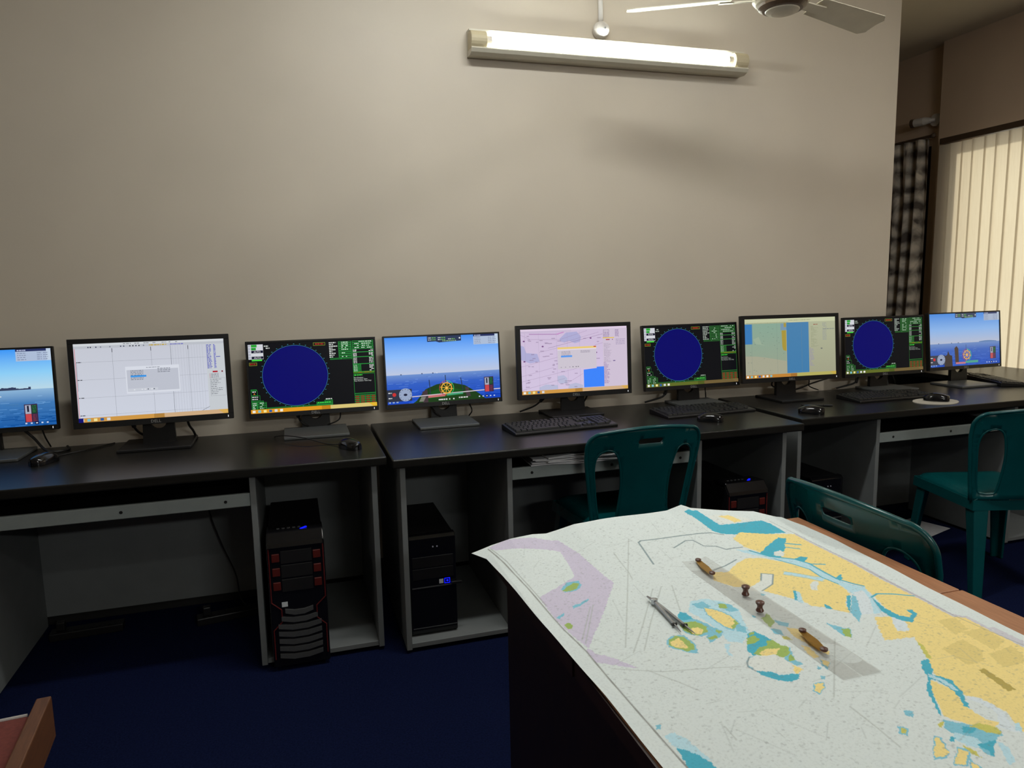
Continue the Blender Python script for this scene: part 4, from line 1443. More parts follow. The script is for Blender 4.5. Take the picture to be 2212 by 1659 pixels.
# ------------------------------------------------------------------ green plastic chairs
def chair_parts(root):
    W = 0.237

    def half(z):
        return 0.198 + 0.039 * min(1, z / 0.27)
    outl = []
    right = []
    for k in range(9):
        z = -0.02 + 0.325 * k / 8
        right.append((half(max(z, 0)), z))
    for k in range(1, 11):
        a = math.radians(90 * k / 10)
        right.append((W - 0.055 + 0.055 * math.cos(a), 0.305 + 0.060 * math.sin(a)))
    for k in range(1, 11):
        x = (W - 0.055) * (1 - k / 10)
        right.append((x, 0.365 + 0.018 * (1 - (x / (W - 0.055)) ** 2)))
    outl = right + [(-x, z) for x, z in reversed(right[:-1])]
    h1 = []
    ctrl = [(0.178, 0.030), (0.196, 0.150), (0.204, 0.225), (0.196, 0.275), (0.165, 0.298), (0.132, 0.288), (0.112, 0.240), (0.100, 0.150), (0.108, 0.030), (0.125, 0.012), (0.160, 0.012)]
    cl = ctrl + [ctrl[0]]
    Pn = [Vector((x, z, 0)) for x, z in ctrl]
    n = len(Pn)
    for i in range(n):
        a, b, c, d = Pn[i - 1], Pn[i], Pn[(i + 1) % n], Pn[(i + 2) % n]
        for k in range(4):
            t = k / 4
            q = 0.5 * ((2 * b) + (c - a) * t + (2 * a - 5 * b + 4 * c - d) * t * t + (3 * b - a - 3 * c + d) * t ** 3)
            h1.append((q.x, q.y))
    h2 = [(-x, z) for x, z in h1]
    slot = rrect(-0.050, 0.050, 0.318, 0.339, 0.010)
    V, F = sheet(outl, [h1, h2, slot], 0.022)

    def bend(x, z):
        curve = 0.050 * (x / 0.237) ** 2
        return (x, -0.195 - 0.024 + curve - 0.085 * (max(z, 0) / 0.4) ** 1.25, 0.438 + z)
    bk = MB().add([bend(x, z) for x, z in V], F)
    b = bk.build('backrest', MT['teal'], root, solid=0.005, smooth=True)
    rim = MB().tube([bend(x, z) for x, z in outl], 0.0075, 8)
    rim.build('backrest_rim', MT['teal'], b, smooth=True)
    for hh in (h1, h2):
        MB().tube([bend(x, z) for x, z in hh + [hh[0]]], 0.0045, 6, caps=False).build('opening_rim', MT['teal'], b, smooth=True)

    def seatf(u, v):
        x = (u - 0.5) * 2
        y = -0.195 + 0.415 * v
        hw_ = (0.188 + 0.026 * v) * (1 - 0.06 * max(0, v - 0.85) / 0.15)
        e = max(abs(x) ** 6, (max(0, v - 0.82) / 0.18) ** 2.5)
        dip = -0.012 * (1 - x * x) * math.sin(math.pi * min(1, v * 1.05))
        return (x * hw_, y, 0.445 + dip - 0.034 * e)
    MB().grid(seatf, 18, 16).build('seat', MT['teal'], root, solid=0.006, smooth=True)
    ap = []
    for k in range(37):
        pass
    sk = MB()
    pr = [(0.0, -0.195)]
    ring = []
    for t in [k / 12 for k in range(13)]:
        ring.append((0.188 + 0.026 * t, -0.195 + 0.400 * t))
    loop = ring + [(0.10, 0.222), (0, 0.226), (-0.10, 0.222)] + [(-x, y) for x, y in reversed(ring)]
    nv = len(loop)
    sk.add([(x, y, 0.418) for x, y in loop] + [(x * 1.01, y * 1.01, 0.375) for x, y in loop], [(i, (i + 1) % nv, (i + 1) % nv + nv, i + nv) for i in range(nv)])
    sk.build('seat_apron', MT['teal'], root, solid=0.005, smooth=False)
    for sx in (-1, 1):
        for sy in (-1, 1):
            top = (sx * (0.172 if sy < 0 else 0.187), -0.180 if sy < 0 else 0.185)
            bot = (sx * (0.178 if sy < 0 else 0.218), -0.225 if sy < 0 else 0.222)
            lg_ = MB()
            vs = []
            for (cx_, cy_, z_, s_) in ((bot[0], bot[1], 0.0, 0.040), ((top[0] + bot[0]) / 2, (top[1] + bot[1]) / 2, 0.22, 0.052), (top[0], top[1], 0.425, 0.066)):
                # open L-shaped section, outer corner facing outward
                ox_, oy_ = cx_ + sx * 0.012, cy_ + sy * 0.012
                t_ = 0.012
                vs += [(ox_, oy_, z_), (ox_ - sx * s_, oy_, z_), (ox_ - sx * s_, oy_ - sy * t_, z_), (ox_ - sx * t_, oy_ - sy * t_, z_), (ox_ - sx * t_, oy_ - sy * s_, z_), (ox_, oy_ - sy * s_, z_)]
            fs = [tuple(range(6)), tuple(range(12, 18))]
            for a in (0, 6):
                fs += [(a + i, a + (i + 1) % 6, a + 6 + (i + 1) % 6, a + 6 + i) for i in range(6)]
            lg_.add(vs, fs)
            lg_.build('leg', MT['teal'], root, bevel=0.005)


CH = thing('plastic_chair', 'dark green plastic chair pushed up to the middle desk, back to the viewer', 'chair', (1.256, 2.645, 0), 0.0, 'green plastic chairs')
chair_parts(CH)
c2 = copy_tree(CH)
c2.location = (2.93, 2.350, 0)
c2.rotation_euler = (0, 0, -0.30)
c2['label'] = 'dark green plastic chair at the right edge, in front of the window end desk'
c3 = copy_tree(CH)
c3.location = (1.506, 1.363, 0)
c3.scale = (1, 1, 1.03)
c3.rotation_euler = (0, 0, math.radians(-90))
c3['label'] = 'dark green plastic chair backed up against the wooden edge of the chart table'

# ------------------------------------------------------------------ wooden chair, corner in view
wc = thing('wooden_chair', 'brown wooden chair with red seat at the lower left corner', 'chair', (-0.789, 1.477, 0), math.radians(4.7))
MB().box(-0.205, 0.205, -0.215, 0.235, 0.385, 0.432).build('seat_cushion', MT['redcloth'], wc, bevel=0.012, seg=3)
MB().tube([(-0.195, 0.233, 0.431), (0.195, 0.233, 0.431)], 0.004, 8).build('piping', MT['piping'], wc)
for sx in (-1, 1):
    MB().box(sx * 0.2225 - 0.015, sx * 0.2225 + 0.015, -0.24, 0.262, 0.352, 0.452).build('side_rail', MT['chairwood'], wc, bevel=0.003)
    MB().frustum((sx * 0.190, 0.10, 0), (0.032, 0.036), (sx * 0.190, 0.11, 0.384), (0.028, 0.05)).build('leg', MT['chairwood'], wc, bevel=0.003)
    MB().frustum((sx * 0.222, -0.25, 0), (0.032, 0.036), (sx * 0.222, -0.215, 0.351), (0.028, 0.05)).build('leg', MT['chairwood'], wc, bevel=0.003)
    MB().obox((sx * 0.2225, -0.265, 0.63), (0.0145, 0, 0), (0, 0.018, 0.002), (0, -0.03, 0.19)).build('back_post', MT['chairwood'], wc, bevel=0.003)
MB().box(-0.207, 0.207, -0.216, -0.19, 0.32, 0.384).build('cross_rail', MT['chairwood'], wc, bevel=0.003)
MB().obox((0, -0.280, 0.72), (0.207, 0, 0), (0, 0.012, 0.002), (0, -0.013, 0.08)).build('backrest', MT['redcloth'], wc, bevel=0.01)

# ------------------------------------------------------------------ chart table
TX0, TX1, TY0, TY1 = 0.404, 1.210, -0.30, 1.482
tb = thing('chart_table', 'long wooden table with a peach coloured top carrying the sea chart', 'table', ((TX0 + TX1) / 2, (TY0 + TY1) / 2, 0))
cx, cy = (TX0 + TX1) / 2, (TY0 + TY1) / 2
ys = [TY0, 0.12, 0.57, 1.012, TY1]
for i in range(4):
    off = 0.003 if i % 2 == 0 else 0.0
    y0, y1 = ys[i] + 0.0012, ys[i + 1] - 0.0012
    bd = MB().box(TX0 - cx + off, TX1 - cx + off, y0 - cy, y1 - cy, 0.722, 0.75).build('tabletop_board', MT['tabletop'], tb, bevel=0.002)
    MB().box(TX0 - cx - 0.004 + off, TX0 - cx - 0.0001 + off, y0 - cy, y1 - cy, 0.721, 0.7495).build('edge_band', MT['edgewood'], bd)
MB().box(0.420 - cx, 0.440 - cx, TY0 + 0.03 - cy, 1.455 - cy, 0.0, 0.7218).build('side_panel', MT['darkwood'], tb, bevel=0.002)
for yy in (0.98, -0.2):
    MB().box(0.4402 - cx, 1.12 - cx, yy - 0.012 - cy, yy + 0.012 - cy, 0.0, 0.7218).build('cross_panel', MT['darkwood'], tb, bevel=0.002)
MB().box(0.4402 - cx, 0.52 - cx, 1.43 - cy, 1.455 - cy, 0.60, 0.7218).build('corner_block', MT['darkwood'], tb)

# ------------------------------------------------------------------ the sea chart
CHART_POLYS=[
('L',[400,1532,442,1541,499,1526,557,1492,576,1407,582,1287,588,1257,512,1139,436,1031,427,1082,422,1143,423,1242,525,1311,536,1381,541,1439,529,1448,411,1503]),
('L',[436,1031,441,1009,458,994,488,947,453,970,429,987,429,1024]),
('b',[477,1266,499,1291,525,1291,522,1267,504,1249,479,1248]),
('G',[476,1257,497,1275,511,1285,521,1278,507,1256,484,1251]),
('b',[469,1187,487,1192,511,1206,504,1194,483,1182,468,1176]),
('b',[426,1155,448,1169,440,1157,428,1147]),
('G',[429,1123,439,1129,444,1121,438,1107,429,1105]),
('b',[440,809,448,810,444,800,437,800]),
('l',[440,786,456,788,466,770,469,743,475,721,458,733,443,757]),
('T',[444,759,453,752,462,739,470,721,471,709,463,668,435,677,438,720]),
('T',[897,1510,916,1523,941,1525,949,1485,956,1446,1015,1446,1079,1452,1088,1432,1089,1372,1002,1380,933,1399,916,1412,911,1461]),
('p',[983,1501,1033,1493,1056,1458,967,1452,954,1493]),
('Y',[980,1491,1014,1494,1026,1456,1001,1451,997,1468]),
('Y',[942,1370,980,1400,1033,1378,1104,1361,1106,1273,1102,1168,1097,1092,1095,1008,1093,926,1112,917,1102,802,1095,712,876,559,892,640,889,643,897,657,913,680,910,700,895,725,900,750,899,784,930,825,966,887,914,896,938,935,960,967,988,960,1003,931,999,967,1024,1032,1037,1075,1024,1110,1019,1151,1014,1195,993,1227,975,1253,960,1290,942,1326]),
('T',[956,1288,990,1313,1051,1353,1067,1343,1043,1318,1029,1298,1006,1276,992,1280,988,1258,966,1251,956,1267]),
('p',[983,1280,1006,1288,1009,1275,994,1258,977,1266]),
('T',[1009,1241,1030,1246,1041,1238,1014,1218,1003,1223]),
('Y',[912,1277,944,1268,974,1234,995,1202,1003,1162,1005,1121,998,1081,989,1056,973,1050,947,1021,932,994,918,1008,906,1025,886,1039,885,1066,876,1073,860,1102,845,1127,833,1153,804,1161,782,1203,806,1237,833,1227,874,1259]),
('p',[892,1197,911,1184,882,1147,842,1128,821,1136,830,1149,866,1166]),
('p',[948,1120,968,1130,973,1125,943,1092,935,1099]),
('l',[898,1107,907,1099,895,1078,879,1051,873,1070]),
('T',[898,1107,903,1103,878,1068,874,1071]),
('l',[913,1322,942,1307,965,1268,1006,1237,1022,1205,1019,1165,1017,1130,1021,1098,1037,1075,1019,1034,1000,979,971,977,959,995,996,1042,996,1061,1003,1104,995,1142,1002,1185,988,1214,967,1254,944,1279,925,1302]),
('b',[991,1055,996,1042,959,995,921,960,933,994,972,1035]),
('w',[1002,1063,1025,1063,1009,1029,972,980,946,982,982,1031]),
('T',[1017,1130,1043,1143,1029,1121,1017,1116]),
('l',[940,1189,957,1175,976,1153,1001,1135,981,1125,967,1143,947,1164,931,1176]),
('l',[1040,1083,1041,1074,1025,1055,1022,1064]),
('T',[979,1056,988,1054,932,994,945,1015]),
('T',[913,1039,917,1032,914,1017,903,1022]),
('T',[1017,1034,1006,990,1006,959,1016,946,1032,955,1035,970,1045,968,1041,952,1004,928,994,940,988,960,992,984]),
('Y',[1021,1027,1041,1026,1093,1007,1070,956,1046,954,1047,970,1033,969,1031,956,1017,949,1007,961,1008,992]),
('w',[989,959,996,934,976,905,957,912,971,936]),
('T',[915,825,930,824,908,796,881,776,847,737,827,707,820,703,840,733,854,757,885,784,895,803]),
('Y',[881,777,886,769,891,748,881,725,872,702,871,678,880,663,862,661,848,668,834,682,824,701,837,719,849,738]),
('T',[893,791,903,779,911,766,904,754,900,739,887,723,875,704,871,712,884,728,890,747,891,768,884,781]),
('l',[893,791,900,776,901,759,897,742,892,744,893,769,887,785]),
('w',[894,729,908,719,912,697,908,680,892,659,886,638,870,655,899,685,898,706,892,721]),
('l',[899,659,905,656,889,641,884,645]),
('g',[959,875,958,860,935,823,931,830]),
('o',[973,774,986,777,976,717,960,716]),
('o2',[976,842,1033,855,1032,817,1006,793,971,790]),
('o2',[1055,874,1103,877,1097,830,1051,811]),
('o2',[1035,869,1076,880,1092,920,1052,921]),
('o2',[1032,806,1091,814,1079,784,1060,769,1017,769]),
('b',[816,696,826,685,849,669,866,652,859,644,841,639,810,616,807,625,809,639,806,658,801,678]),
('l',[807,669,824,648,814,633,799,642,794,662]),
('T',[812,641,841,639,810,616,814,626]),
('T',[827,675,844,668,825,659,816,666]),
('g',[836,673,854,674,867,660,864,649,855,646,845,657]),
('g',[806,692,813,692,800,681,797,684]),
('l',[841,639,844,623,828,602,813,597,830,621]),
('T',[795,665,798,661,789,653,786,657]),
('b',[774,672,782,667,773,651,764,637,745,632,735,636]),
('Y',[773,669,778,665,771,652,764,638,748,636,740,639]),
('b',[763,630,785,645,799,637,765,613,748,619]),
('Y',[783,642,790,634,765,616,753,620,764,630]),
('g',[794,647,799,635,795,619,790,631]),
('b',[780,623,778,605,769,589,748,596]),
('Y',[778,619,776,607,765,590,751,595]),
('b',[783,728,794,723,781,712,774,717]),
('b',[747,704,756,694,743,682,736,690]),
('g',[747,700,752,694,745,687,740,691]),
('l',[686,1131,718,1131,743,1110,754,1073,737,1037,720,993,686,964,665,976,672,1010,671,1039,668,1066,662,1095]),
('b',[683,1120,708,1123,712,1099,695,1094,685,1103]),
('b',[732,1109,750,1096,751,1069,733,1070,726,1088]),
('b',[715,1029,724,1011,712,991,699,1001]),
('G',[730,1104,743,1102,737,1084,723,1087]),
('b',[696,1102,716,1085,727,1058,724,1026,695,1004,688,1015,685,1049,686,1074]),
('Y',[697,1099,714,1082,724,1057,723,1042,721,1026,697,1010,691,1019,688,1050,689,1075]),
('G',[722,1044,721,1026,697,1009,701,1019,714,1029]),
('b',[632,1084,647,1100,655,1092,655,1066,667,1041,669,1021,649,1004,631,1006,613,1026,622,1057]),
('T',[631,1082,647,1100,654,1091,653,1065,633,1067]),
('G',[619,1053,631,1060,652,1056,660,1034,651,1014,628,1010,616,1030]),
('Y',[626,1036,644,1035,649,1022,637,1013,624,1018]),
('b',[641,1002,672,1025,677,1006,664,994,635,981]),
('G',[641,998,658,1000,656,990,641,991]),
('G',[670,1018,675,1007,668,1003,664,1010]),
('b',[569,1011,587,1026,608,1021,611,990,599,959,590,962,581,972,564,993]),
('G',[574,1012,593,1024,605,1015,607,987,600,972,585,970,568,996]),
('Y',[576,1009,595,1015,596,1000,593,979,581,983,571,996]),
('l',[654,970,664,967,648,946,646,930,641,940]),
('T',[710,987,728,993,736,969,737,950,704,935,678,923,678,940]),
('G',[701,974,718,980,721,967,707,956,689,956]),
('G',[713,986,727,992,722,983,710,980]),
('G',[728,958,739,956,740,938,719,943]),
('b',[750,928,733,892,736,878,724,875,717,899]),
('G',[681,929,705,944,736,943,749,929,738,911,719,903,709,913,692,919]),
('Y',[691,927,709,936,733,929,715,916,692,919]),
('G',[726,902,739,908,732,890,722,893]),
('b',[656,911,672,925,678,919,653,884,648,893]),
('p',[667,921,692,919,714,916,719,901,721,880,705,860,675,871,654,881,653,903]),
('Y',[720,882,726,863,708,857,707,861]),
('T',[653,883,676,873,681,861,702,859,712,855,697,841,680,842,662,857,654,870]),
('G',[771,1030,793,1043,785,1010,764,997]),
('b',[762,993,775,984,767,963,756,976]),
('b',[788,1019,804,998,793,987,783,1000]),
('Y',[790,987,806,974,810,948,803,918,798,892,793,883,787,896,783,921,780,958]),
('g',[762,962,771,959,769,944,758,952]),
('Y',[772,927,778,914,773,884,762,884,763,902]),
('b',[769,879,777,864,760,851,759,863]),
('Y',[770,879,777,866,766,856,764,867]),
('b',[712,826,730,824,719,808,700,798,698,808]),
('Y',[713,824,727,822,718,810,702,801,701,809]),
('b',[864,977,879,952,891,948,869,920,860,930,862,953]),
('G',[874,950,889,948,868,921,862,929]),
('b',[752,865,754,857,748,853,747,859]),
('b',[737,841,743,836,736,829,732,834]),
('b',[833,1119,840,1111,832,1107,828,1110]),
('b',[763,1047,766,1039,761,1036,759,1041]),
('q',[1110,1368,1114,1181,1104,1017,1099,933,1117,915,1109,808,1102,802,1109,914,1091,924,1093,1007,1102,1168,1106,1273,1102,1359]),
('q',[1115,873,1124,873,1122,818,1104,804])]
CHART_LINES=[
('T',0.005,[1044,1320,1075,1305]),
('T',0.004,[1022,1306,1056,1284]),
('s',0.0025,[871,1169,892,1197,911,1184,881,1146,844,1128]),
('T',0.0045,[942,1307,965,1268,1007,1238,1021,1209,1019,1161,1018,1127,1030,1095,1040,1079]),
('T',0.003,[967,1254,988,1214,1001,1184,995,1142,1002,1103]),
('T',0.004,[1023,1206,1048,1195]),
('T',0.002,[940,1189,957,1175,977,1155,995,1142]),
('T',0.002,[931,1176,946,1162,966,1142,983,1122]),
('T',0.004,[1018,1034,1037,1041,1064,1029,1093,1010]),
('s',0.0022,[669,922,656,909,649,897,653,882]),
('n',0.0022,[398,1526,408,1425,415,1305,419,1208,422,1103,429,1021,430,921,431,862,435,777,437,720,440,666]),
('n',0.0012,[403,1522,415,1430,421,1307,425,1206]),
('d',0.0012,[708,1434,598,1215,495,1013]),
('d',0.0012,[648,1206,562,1080,500,994]),
('s',0.0035,[706,1311,722,1412,731,1419,788,1416,872,1411,933,1395]),
('d',0.001,[667,1207,574,1076,520,995]),
('d',0.001,[691,1207,650,1104]),
('d',0.001,[646,1382,638,1292,631,1262]),
('d',0.001,[446,961,518,928,638,900]),
('d',0.001,[496,941,527,893,543,863]),
('d',0.001,[500,1172,437,1060]),
('d',0.001,[508,1177,438,1047]),
('s',0.003,[786,1366,828,1389,846,1387,856,1356,882,1346,895,1326,937,1327]),
('s',0.003,[806,1243,845,1256,888,1278]),
('n',0.0018,[1098,1447,1107,1365,1113,1282,1108,1176,1104,1098,1099,1013,1097,929,1109,808]),
('d',0.001,[719,759,718,707,715,667]),
('d',0.001,[839,926,715,786]),
('d',0.001,[527,776,525,746])]

INK = {'Y': (221, 200, 133), 'T': (70, 160, 182), 'l': (172, 203, 214), 'b': (120, 178, 196), 'G': (146, 170, 92), 'g': (186, 182, 96), 'L': (188, 181, 199),
       'p': (204, 208, 204), 'w': (198, 207, 212), 's': (126, 142, 146), 'n': (128, 130, 126), 'd': (158, 164, 160), 'o': (168, 150, 82), 'o2': (208, 188, 122), 'q': (186, 184, 190)}
PAPER = np.array(lin((199, 206, 205)))
KINK = 0.83 / 0.60
LX = [[.45, .73, .90, 1.14, 1.38, 1.48, 1.54], [.412, .408, .405, .395, .388, .382, .362]]
RX = [[.45, .83, 1.0, 1.2, 1.35, 1.47, 1.54], [1.125, 1.141, 1.149, 1.162, 1.170, 1.172, 1.160]]
PXF = [.36, .41, .455, .51, .545, .568, .616, .69, .865, .905, .93, 1.10, 1.15, 1.2]
PZF = [.742, .757, .766, .769, .767, .772, .783, .786, .788, .797, .787, .768, .755, .7535]
NU, NV = 470, 660
uu, vv = np.meshgrid(np.linspace(0, 1, NU + 1), np.linspace(0, 1, NV + 1))
yb = 0.46 + vv * (1.54 - 0.46)
xl, xr = np.interp(yb, *LX), np.interp(yb, *RX)
X = xl + uu * (xr - xl)
yfar = np.interp(X, [.36, .92, 1.10, 1.175], [1.54, 1.54, 1.515, 1.475])
Y = 0.46 + vv * (yfar - 0.46)
tt = np.clip((Y - 1.24) / 0.30, 0, 1) ** 1.5
Zc = 0.7535 + (np.interp(X, PXF, PZF) - 0.7535) * tt
Zc += 0.0012 * np.sin(X * 31 + Y * 9) * np.sin(Y * 23) + 0.0012
Zc -= np.clip(0.396 - X, 0, 1) * 0.35 * (1 - tt)
Zc = np.maximum(Zc, np.where((X > 0.396) & (Y < 1.485), 0.7512, 0))
rgb = np.broadcast_to(PAPER, X.shape + (3,)).copy()


def poly_mask(pts):
    x0, x1, y0, y1 = min(p[0] for p in pts), max(p[0] for p in pts), min(p[1] for p in pts), max(p[1] for p in pts)
    sel = (X >= x0) & (X <= x1) & (Y >= y0) & (Y <= y1)
    if not sel.any():
        return sel
    xs, ys_ = XW[sel], YW[sel]
    c = np.zeros(xs.shape, bool)
    j = len(pts) - 1
    for i in range(len(pts)):
        xi, yi = pts[i]
        xj, yj = pts[j]
        if yi != yj:
            c ^= ((yi > ys_) != (yj > ys_)) & (xs < (xj - xi) * (ys_ - yi) / (yj - yi) + xi)
        j = i
    out = np.zeros(X.shape, bool)
    out[sel] = c
    return out


# hand-drawn wobble of the coast lines
XW = X + 0.0007 * np.sin(Y * 410 + X * 130) + 0.0005 * np.sin(Y * 690 - X * 310)
YW = Y + 0.0008 * np.sin(X * 370 - Y * 150) + 0.0005 * np.sin(X * 810 + Y * 260)
for code, flat in CHART_POLYS:
    pts = [(flat[i] / 1000, flat[i + 1] / 1000) for i in range(0, len(flat), 2)]
    rgb[poly_mask(pts)] = lin(INK[code])


def seg_paint(a, b, w, col, alpha=1.0):
    m_ = w + 0.002
    sel = (X > min(a[0], b[0]) - m_) & (X < max(a[0], b[0]) + m_) & (Y > min(a[1], b[1]) - m_) & (Y < max(a[1], b[1]) + m_)
    if not sel.any():
        return
    dx, dy = b[0] - a[0], b[1] - a[1]
    L2 = dx * dx + dy * dy + 1e-12
    t = np.clip(((X[sel] - a[0]) * dx + (Y[sel] - a[1]) * dy) / L2, 0, 1)
    d = np.hypot(X[sel] - a[0] - t * dx, Y[sel] - a[1] - t * dy)
    k = (np.clip((w / 2 + 0.0008 - d) / 0.0012, 0, 1) * alpha)[:, None]
    rgb[sel] = rgb[sel] * (1 - k) + np.array(col) * k


for code, w, flat in CHART_LINES:
    pts = [(flat[i] / 1000, flat[i + 1] / 1000) for i in range(0, len(flat), 2)]
    for a, b in zip(pts[:-1], pts[1:]):
        seg_paint(a, b, max(w, 0.0018), lin(INK[code]), 1.0 if w > 0.002 else 0.6)
# soundings and tiny notes
rs = np.random.RandomState(3)
JI = rs.randint(30, NV - 20, 7500)
II = rs.randint(16, NU - 16, 7500)
for j, i in zip(JI, II):
    w_ = rs.randint(1, 4)
    k = rs.uniform(0.06, 0.30)
    ink = np.array(lin((112, 116, 116)))
    sl = (slice(j, j + rs.randint(1, 3)), slice(i, i + w_))
    rgb[sl] = rgb[sl] * (1 - k) + ink * k
for _ in range(70):
    a = (rs.uniform(.45, 1.08), rs.uniform(.6, 1.45))
    th = rs.uniform(0, math.pi)
    l = rs.uniform(.02, .09)
    seg_paint(a, (a[0] + l * math.cos(th), a[1] + l * math.sin(th)), 0.0012, lin((132, 138, 136)), 0.28)
rgb *= KINK
me = bpy.data.meshes.new('sea_chart')
nvx = (NU + 1) * (NV + 1)
me.vertices.add(nvx)
co = np.stack([X, Y, Zc], -1).reshape(-1, 3).astype(np.float32)
me.vertices.foreach_set('co', co.ravel())
idx = np.arange(nvx).reshape(NV + 1, NU + 1)
quads = np.stack([idx[:-1, :-1], idx[:-1, 1:], idx[1:, 1:], idx[1:, :-1]], -1).reshape(-1, 4).astype(np.int32)
me.loops.add(quads.size)
me.loops.foreach_set('vertex_index', quads.ravel())
me.polygons.add(len(quads))
me.polygons.foreach_set('loop_start', np.arange(0, quads.size, 4, dtype=np.int32))
me.update(calc_edges=True)
me.polygons.foreach_set('use_smooth', np.ones(len(quads), dtype=bool))
ca = me.color_attributes.new('print', 'FLOAT_COLOR', 'POINT')
ca.data.foreach_set('color', np.concatenate([rgb.reshape(-1, 3), np.ones((nvx, 1))], 1).astype(np.float32).ravel())
me.materials.append(MT['chart'])
ch = bpy.data.objects.new('sea_chart', me)
COL.objects.link(ch)
tag(ch, 'large printed sea chart with yellow land and blue shallows, spread over the table', 'chart')

# ------------------------------------------------------------------ parallel ruler
rl = thing('parallel_ruler', 'clear parallel ruler with brass arms lying on the sea chart', 'ruler', (0.790, 1.102, 0.7555), math.radians(-0.5))
for k, (xa, xb) in enumerate(((-0.028, 0.006), (0.008, 0.042))):
    MB().prism([(xa, 0.0), (xb, 0.0), (xb - 0.002, 0.0032), (xa + 0.004, 0.0032)], -0.285, 0.283).build('ruler_bar', MT['acrylic'], rl)
for ya, yb_ in ((0.182, 0.112), (-0.150, -0.214)):
    p0, p1 = Vector((0.006, ya, 0.006)), Vector((-0.004, yb_, 0.006))
    d = (p1 - p0)
    nrm = Vector((d.y, -d.x, 0)).normalized()
    arm = MB()
    outl = []
    for t, w in ((0, 0.005), (0.15, 0.0062), (0.5, 0.0085), (0.85, 0.0062), (1, 0.005)):
        outl.append((p0 + d * t, w))
    pts = [q + nrm * w for q, w in outl] + [q - nrm * w for q, w in reversed(outl)]
    n = len(pts)
    arm.add([tuple(p) for p in pts] + [(p.x, p.y, p.z + 0.002) for p in pts], [tuple(range(n)), tuple(range(2 * n - 1, n - 1, -1))] + [(i, (i + 1) % n, (i + 1) % n + n, i + n) for i in range(n)])
    a_ = arm.build('hinge_arm', MT['brass'], rl)
    for q in (p0, p1):
        MB().lathe([(0.0055, 0.0), (0.0062, 0.001), (0.0062, 0.004), (0.003, 0.0055)], 14, (q.x, q.y, q.z + 0.001)).build('pivot', MT['knob'], a_)
for kx, ky in ((0.006, 0.012), (-0.010, -0.055)):
    MB().lathe([(0.0065, 0.003), (0.0072, 0.005), (0.0048, 0.010), (0.0050, 0.014), (0.0078, 0.018), (0.0078, 0.021), (0.005, 0.0225)], 16, (kx, ky, 0)).build('finger_knob', MT['knob'], rl, smooth=False)

# ------------------------------------------------------------------ dividers
dv = thing('drawing_divider', 'steel divider compass lying on the sea chart left of the ruler', 'divider', (0.613, 1.09, 0.7555), 0)
hd = Vector((0.004, 0.052, 0.006))
MB().tube([hd + Vector((-0.003, 0.022, 0)), hd + Vector((-0.001, 0.006, 0))], [0.0018, 0.003], 10).build('handle', MT['steel'], dv)
MB().lathe([(0.004, -0.005), (0.0062, -0.0045), (0.0062, 0.0045), (0.004, 0.005)], 18, tuple(hd)).build('hinge', MT['steel'], dv)
for tip, nm in ((Vector((-0.008, -0.066, 0.003)), 'pencil_leg'), (Vector((0.012, -0.078, 0.003)), 'needle_leg')):
    d = tip - hd
    L_ = MB().tube([hd + d * 0.02, hd + d * 0.25, hd + d * 0.74, hd + d * 0.75, hd + d * 0.86, hd + d], [0.0034, 0.0036, 0.0030, 0.0022, 0.0018, 0.0005], 8).build(nm, MT['steel'], dv)
    q = hd + d * 0.76
    MB().tube([q - Vector((0.005, 0, 0)), q + Vector((0.005, 0, 0))], 0.0026, 10).build('clamp_screw', MT['screw'], L_)

# ------------------------------------------------------------------ fluorescent batten on the wall
FX0, FX1 = 0.811, 2.206
fl = thing('fluorescent_batten', 'lit fluorescent tube batten mounted high on the wall', 'lamp', ((FX0 + FX1) / 2, WY, 2.416), 0)
hl = (FX1 - FX0) / 2
body = MB().prismx([(-0.001, -0.055), (-0.012, -0.055), (-0.050, -0.058), (-0.078, -0.050), (-0.088, -0.036), (-0.084, -0.030), (-0.070, -0.036), (-0.040, -0.030), (-0.018, -0.012),
                    (-0.018, 0.030), (-0.040, 0.046), (-0.048, 0.047), (-0.048, 0.054), (-0.001, 0.056)], -hl, hl)
body.build('batten_body', MT['white_enamel'], fl)
for sx in (-1, 1):
    x0, x1 = (-hl - 0.001, -hl + 0.072) if sx < 0 else (hl - 0.072, hl + 0.001)
    capo = []
    for k in range(9):
        a = math.radians(-70 + 140 * k / 8)
        capo.append((-0.052 - 0.040 * math.cos(a), 0.004 + 0.040 * math.sin(a)))
    MB().prismx([(-0.019, -0.034)] + capo + [(-0.019, 0.042)], x0, x1).build('end_cap', MT['cream'], fl, bevel=0.003)
tb_ = MB().tube([(-hl + 0.0725, -0.054, 0.006), (hl - 0.0725, -0.054, 0.006)], 0.019, 20).build('tube', MT['tube'], fl, smooth=False)
for sx in (-1, 1):
    MB().tube([(sx * (hl - 0.0728), -0.054, 0.006), (sx * (hl - 0.098), -0.054, 0.006)], 0.0197, 20).build('tube_ferrule', MT['whiteplastic'], fl)

cdt = thing('conduit_drop', 'white conduit with a round junction cap above the fluorescent batten', 'conduit', (1.452, WY, 2.50))
MB().tube([(0, -0.014, 0.03), (-0.006, -0.014, CEIL - 2.502)], 0.011, 12).build('pipe', MT['whiteplastic'], cdt, smooth=True)
MB().add(*(lambda m: (m.v, m.f))(MB().tube([(0, -0.001, 0.022), (0, -0.012, 0.022), (0, -0.026, 0.022), (0, -0.040, 0.022), (0, -0.050, 0.022), (0, -0.056, 0.022)], [0.036, 0.040, 0.038, 0.031, 0.02, 0.007], 24))).build('junction_cap', MT['whiteplastic'], cdt, smooth=False)
MB().tube([(0.002, -0.055, 0.020), (0.002, -0.060, 0.020)], 0.005, 10).build('screw', MT['logo'], cdt)

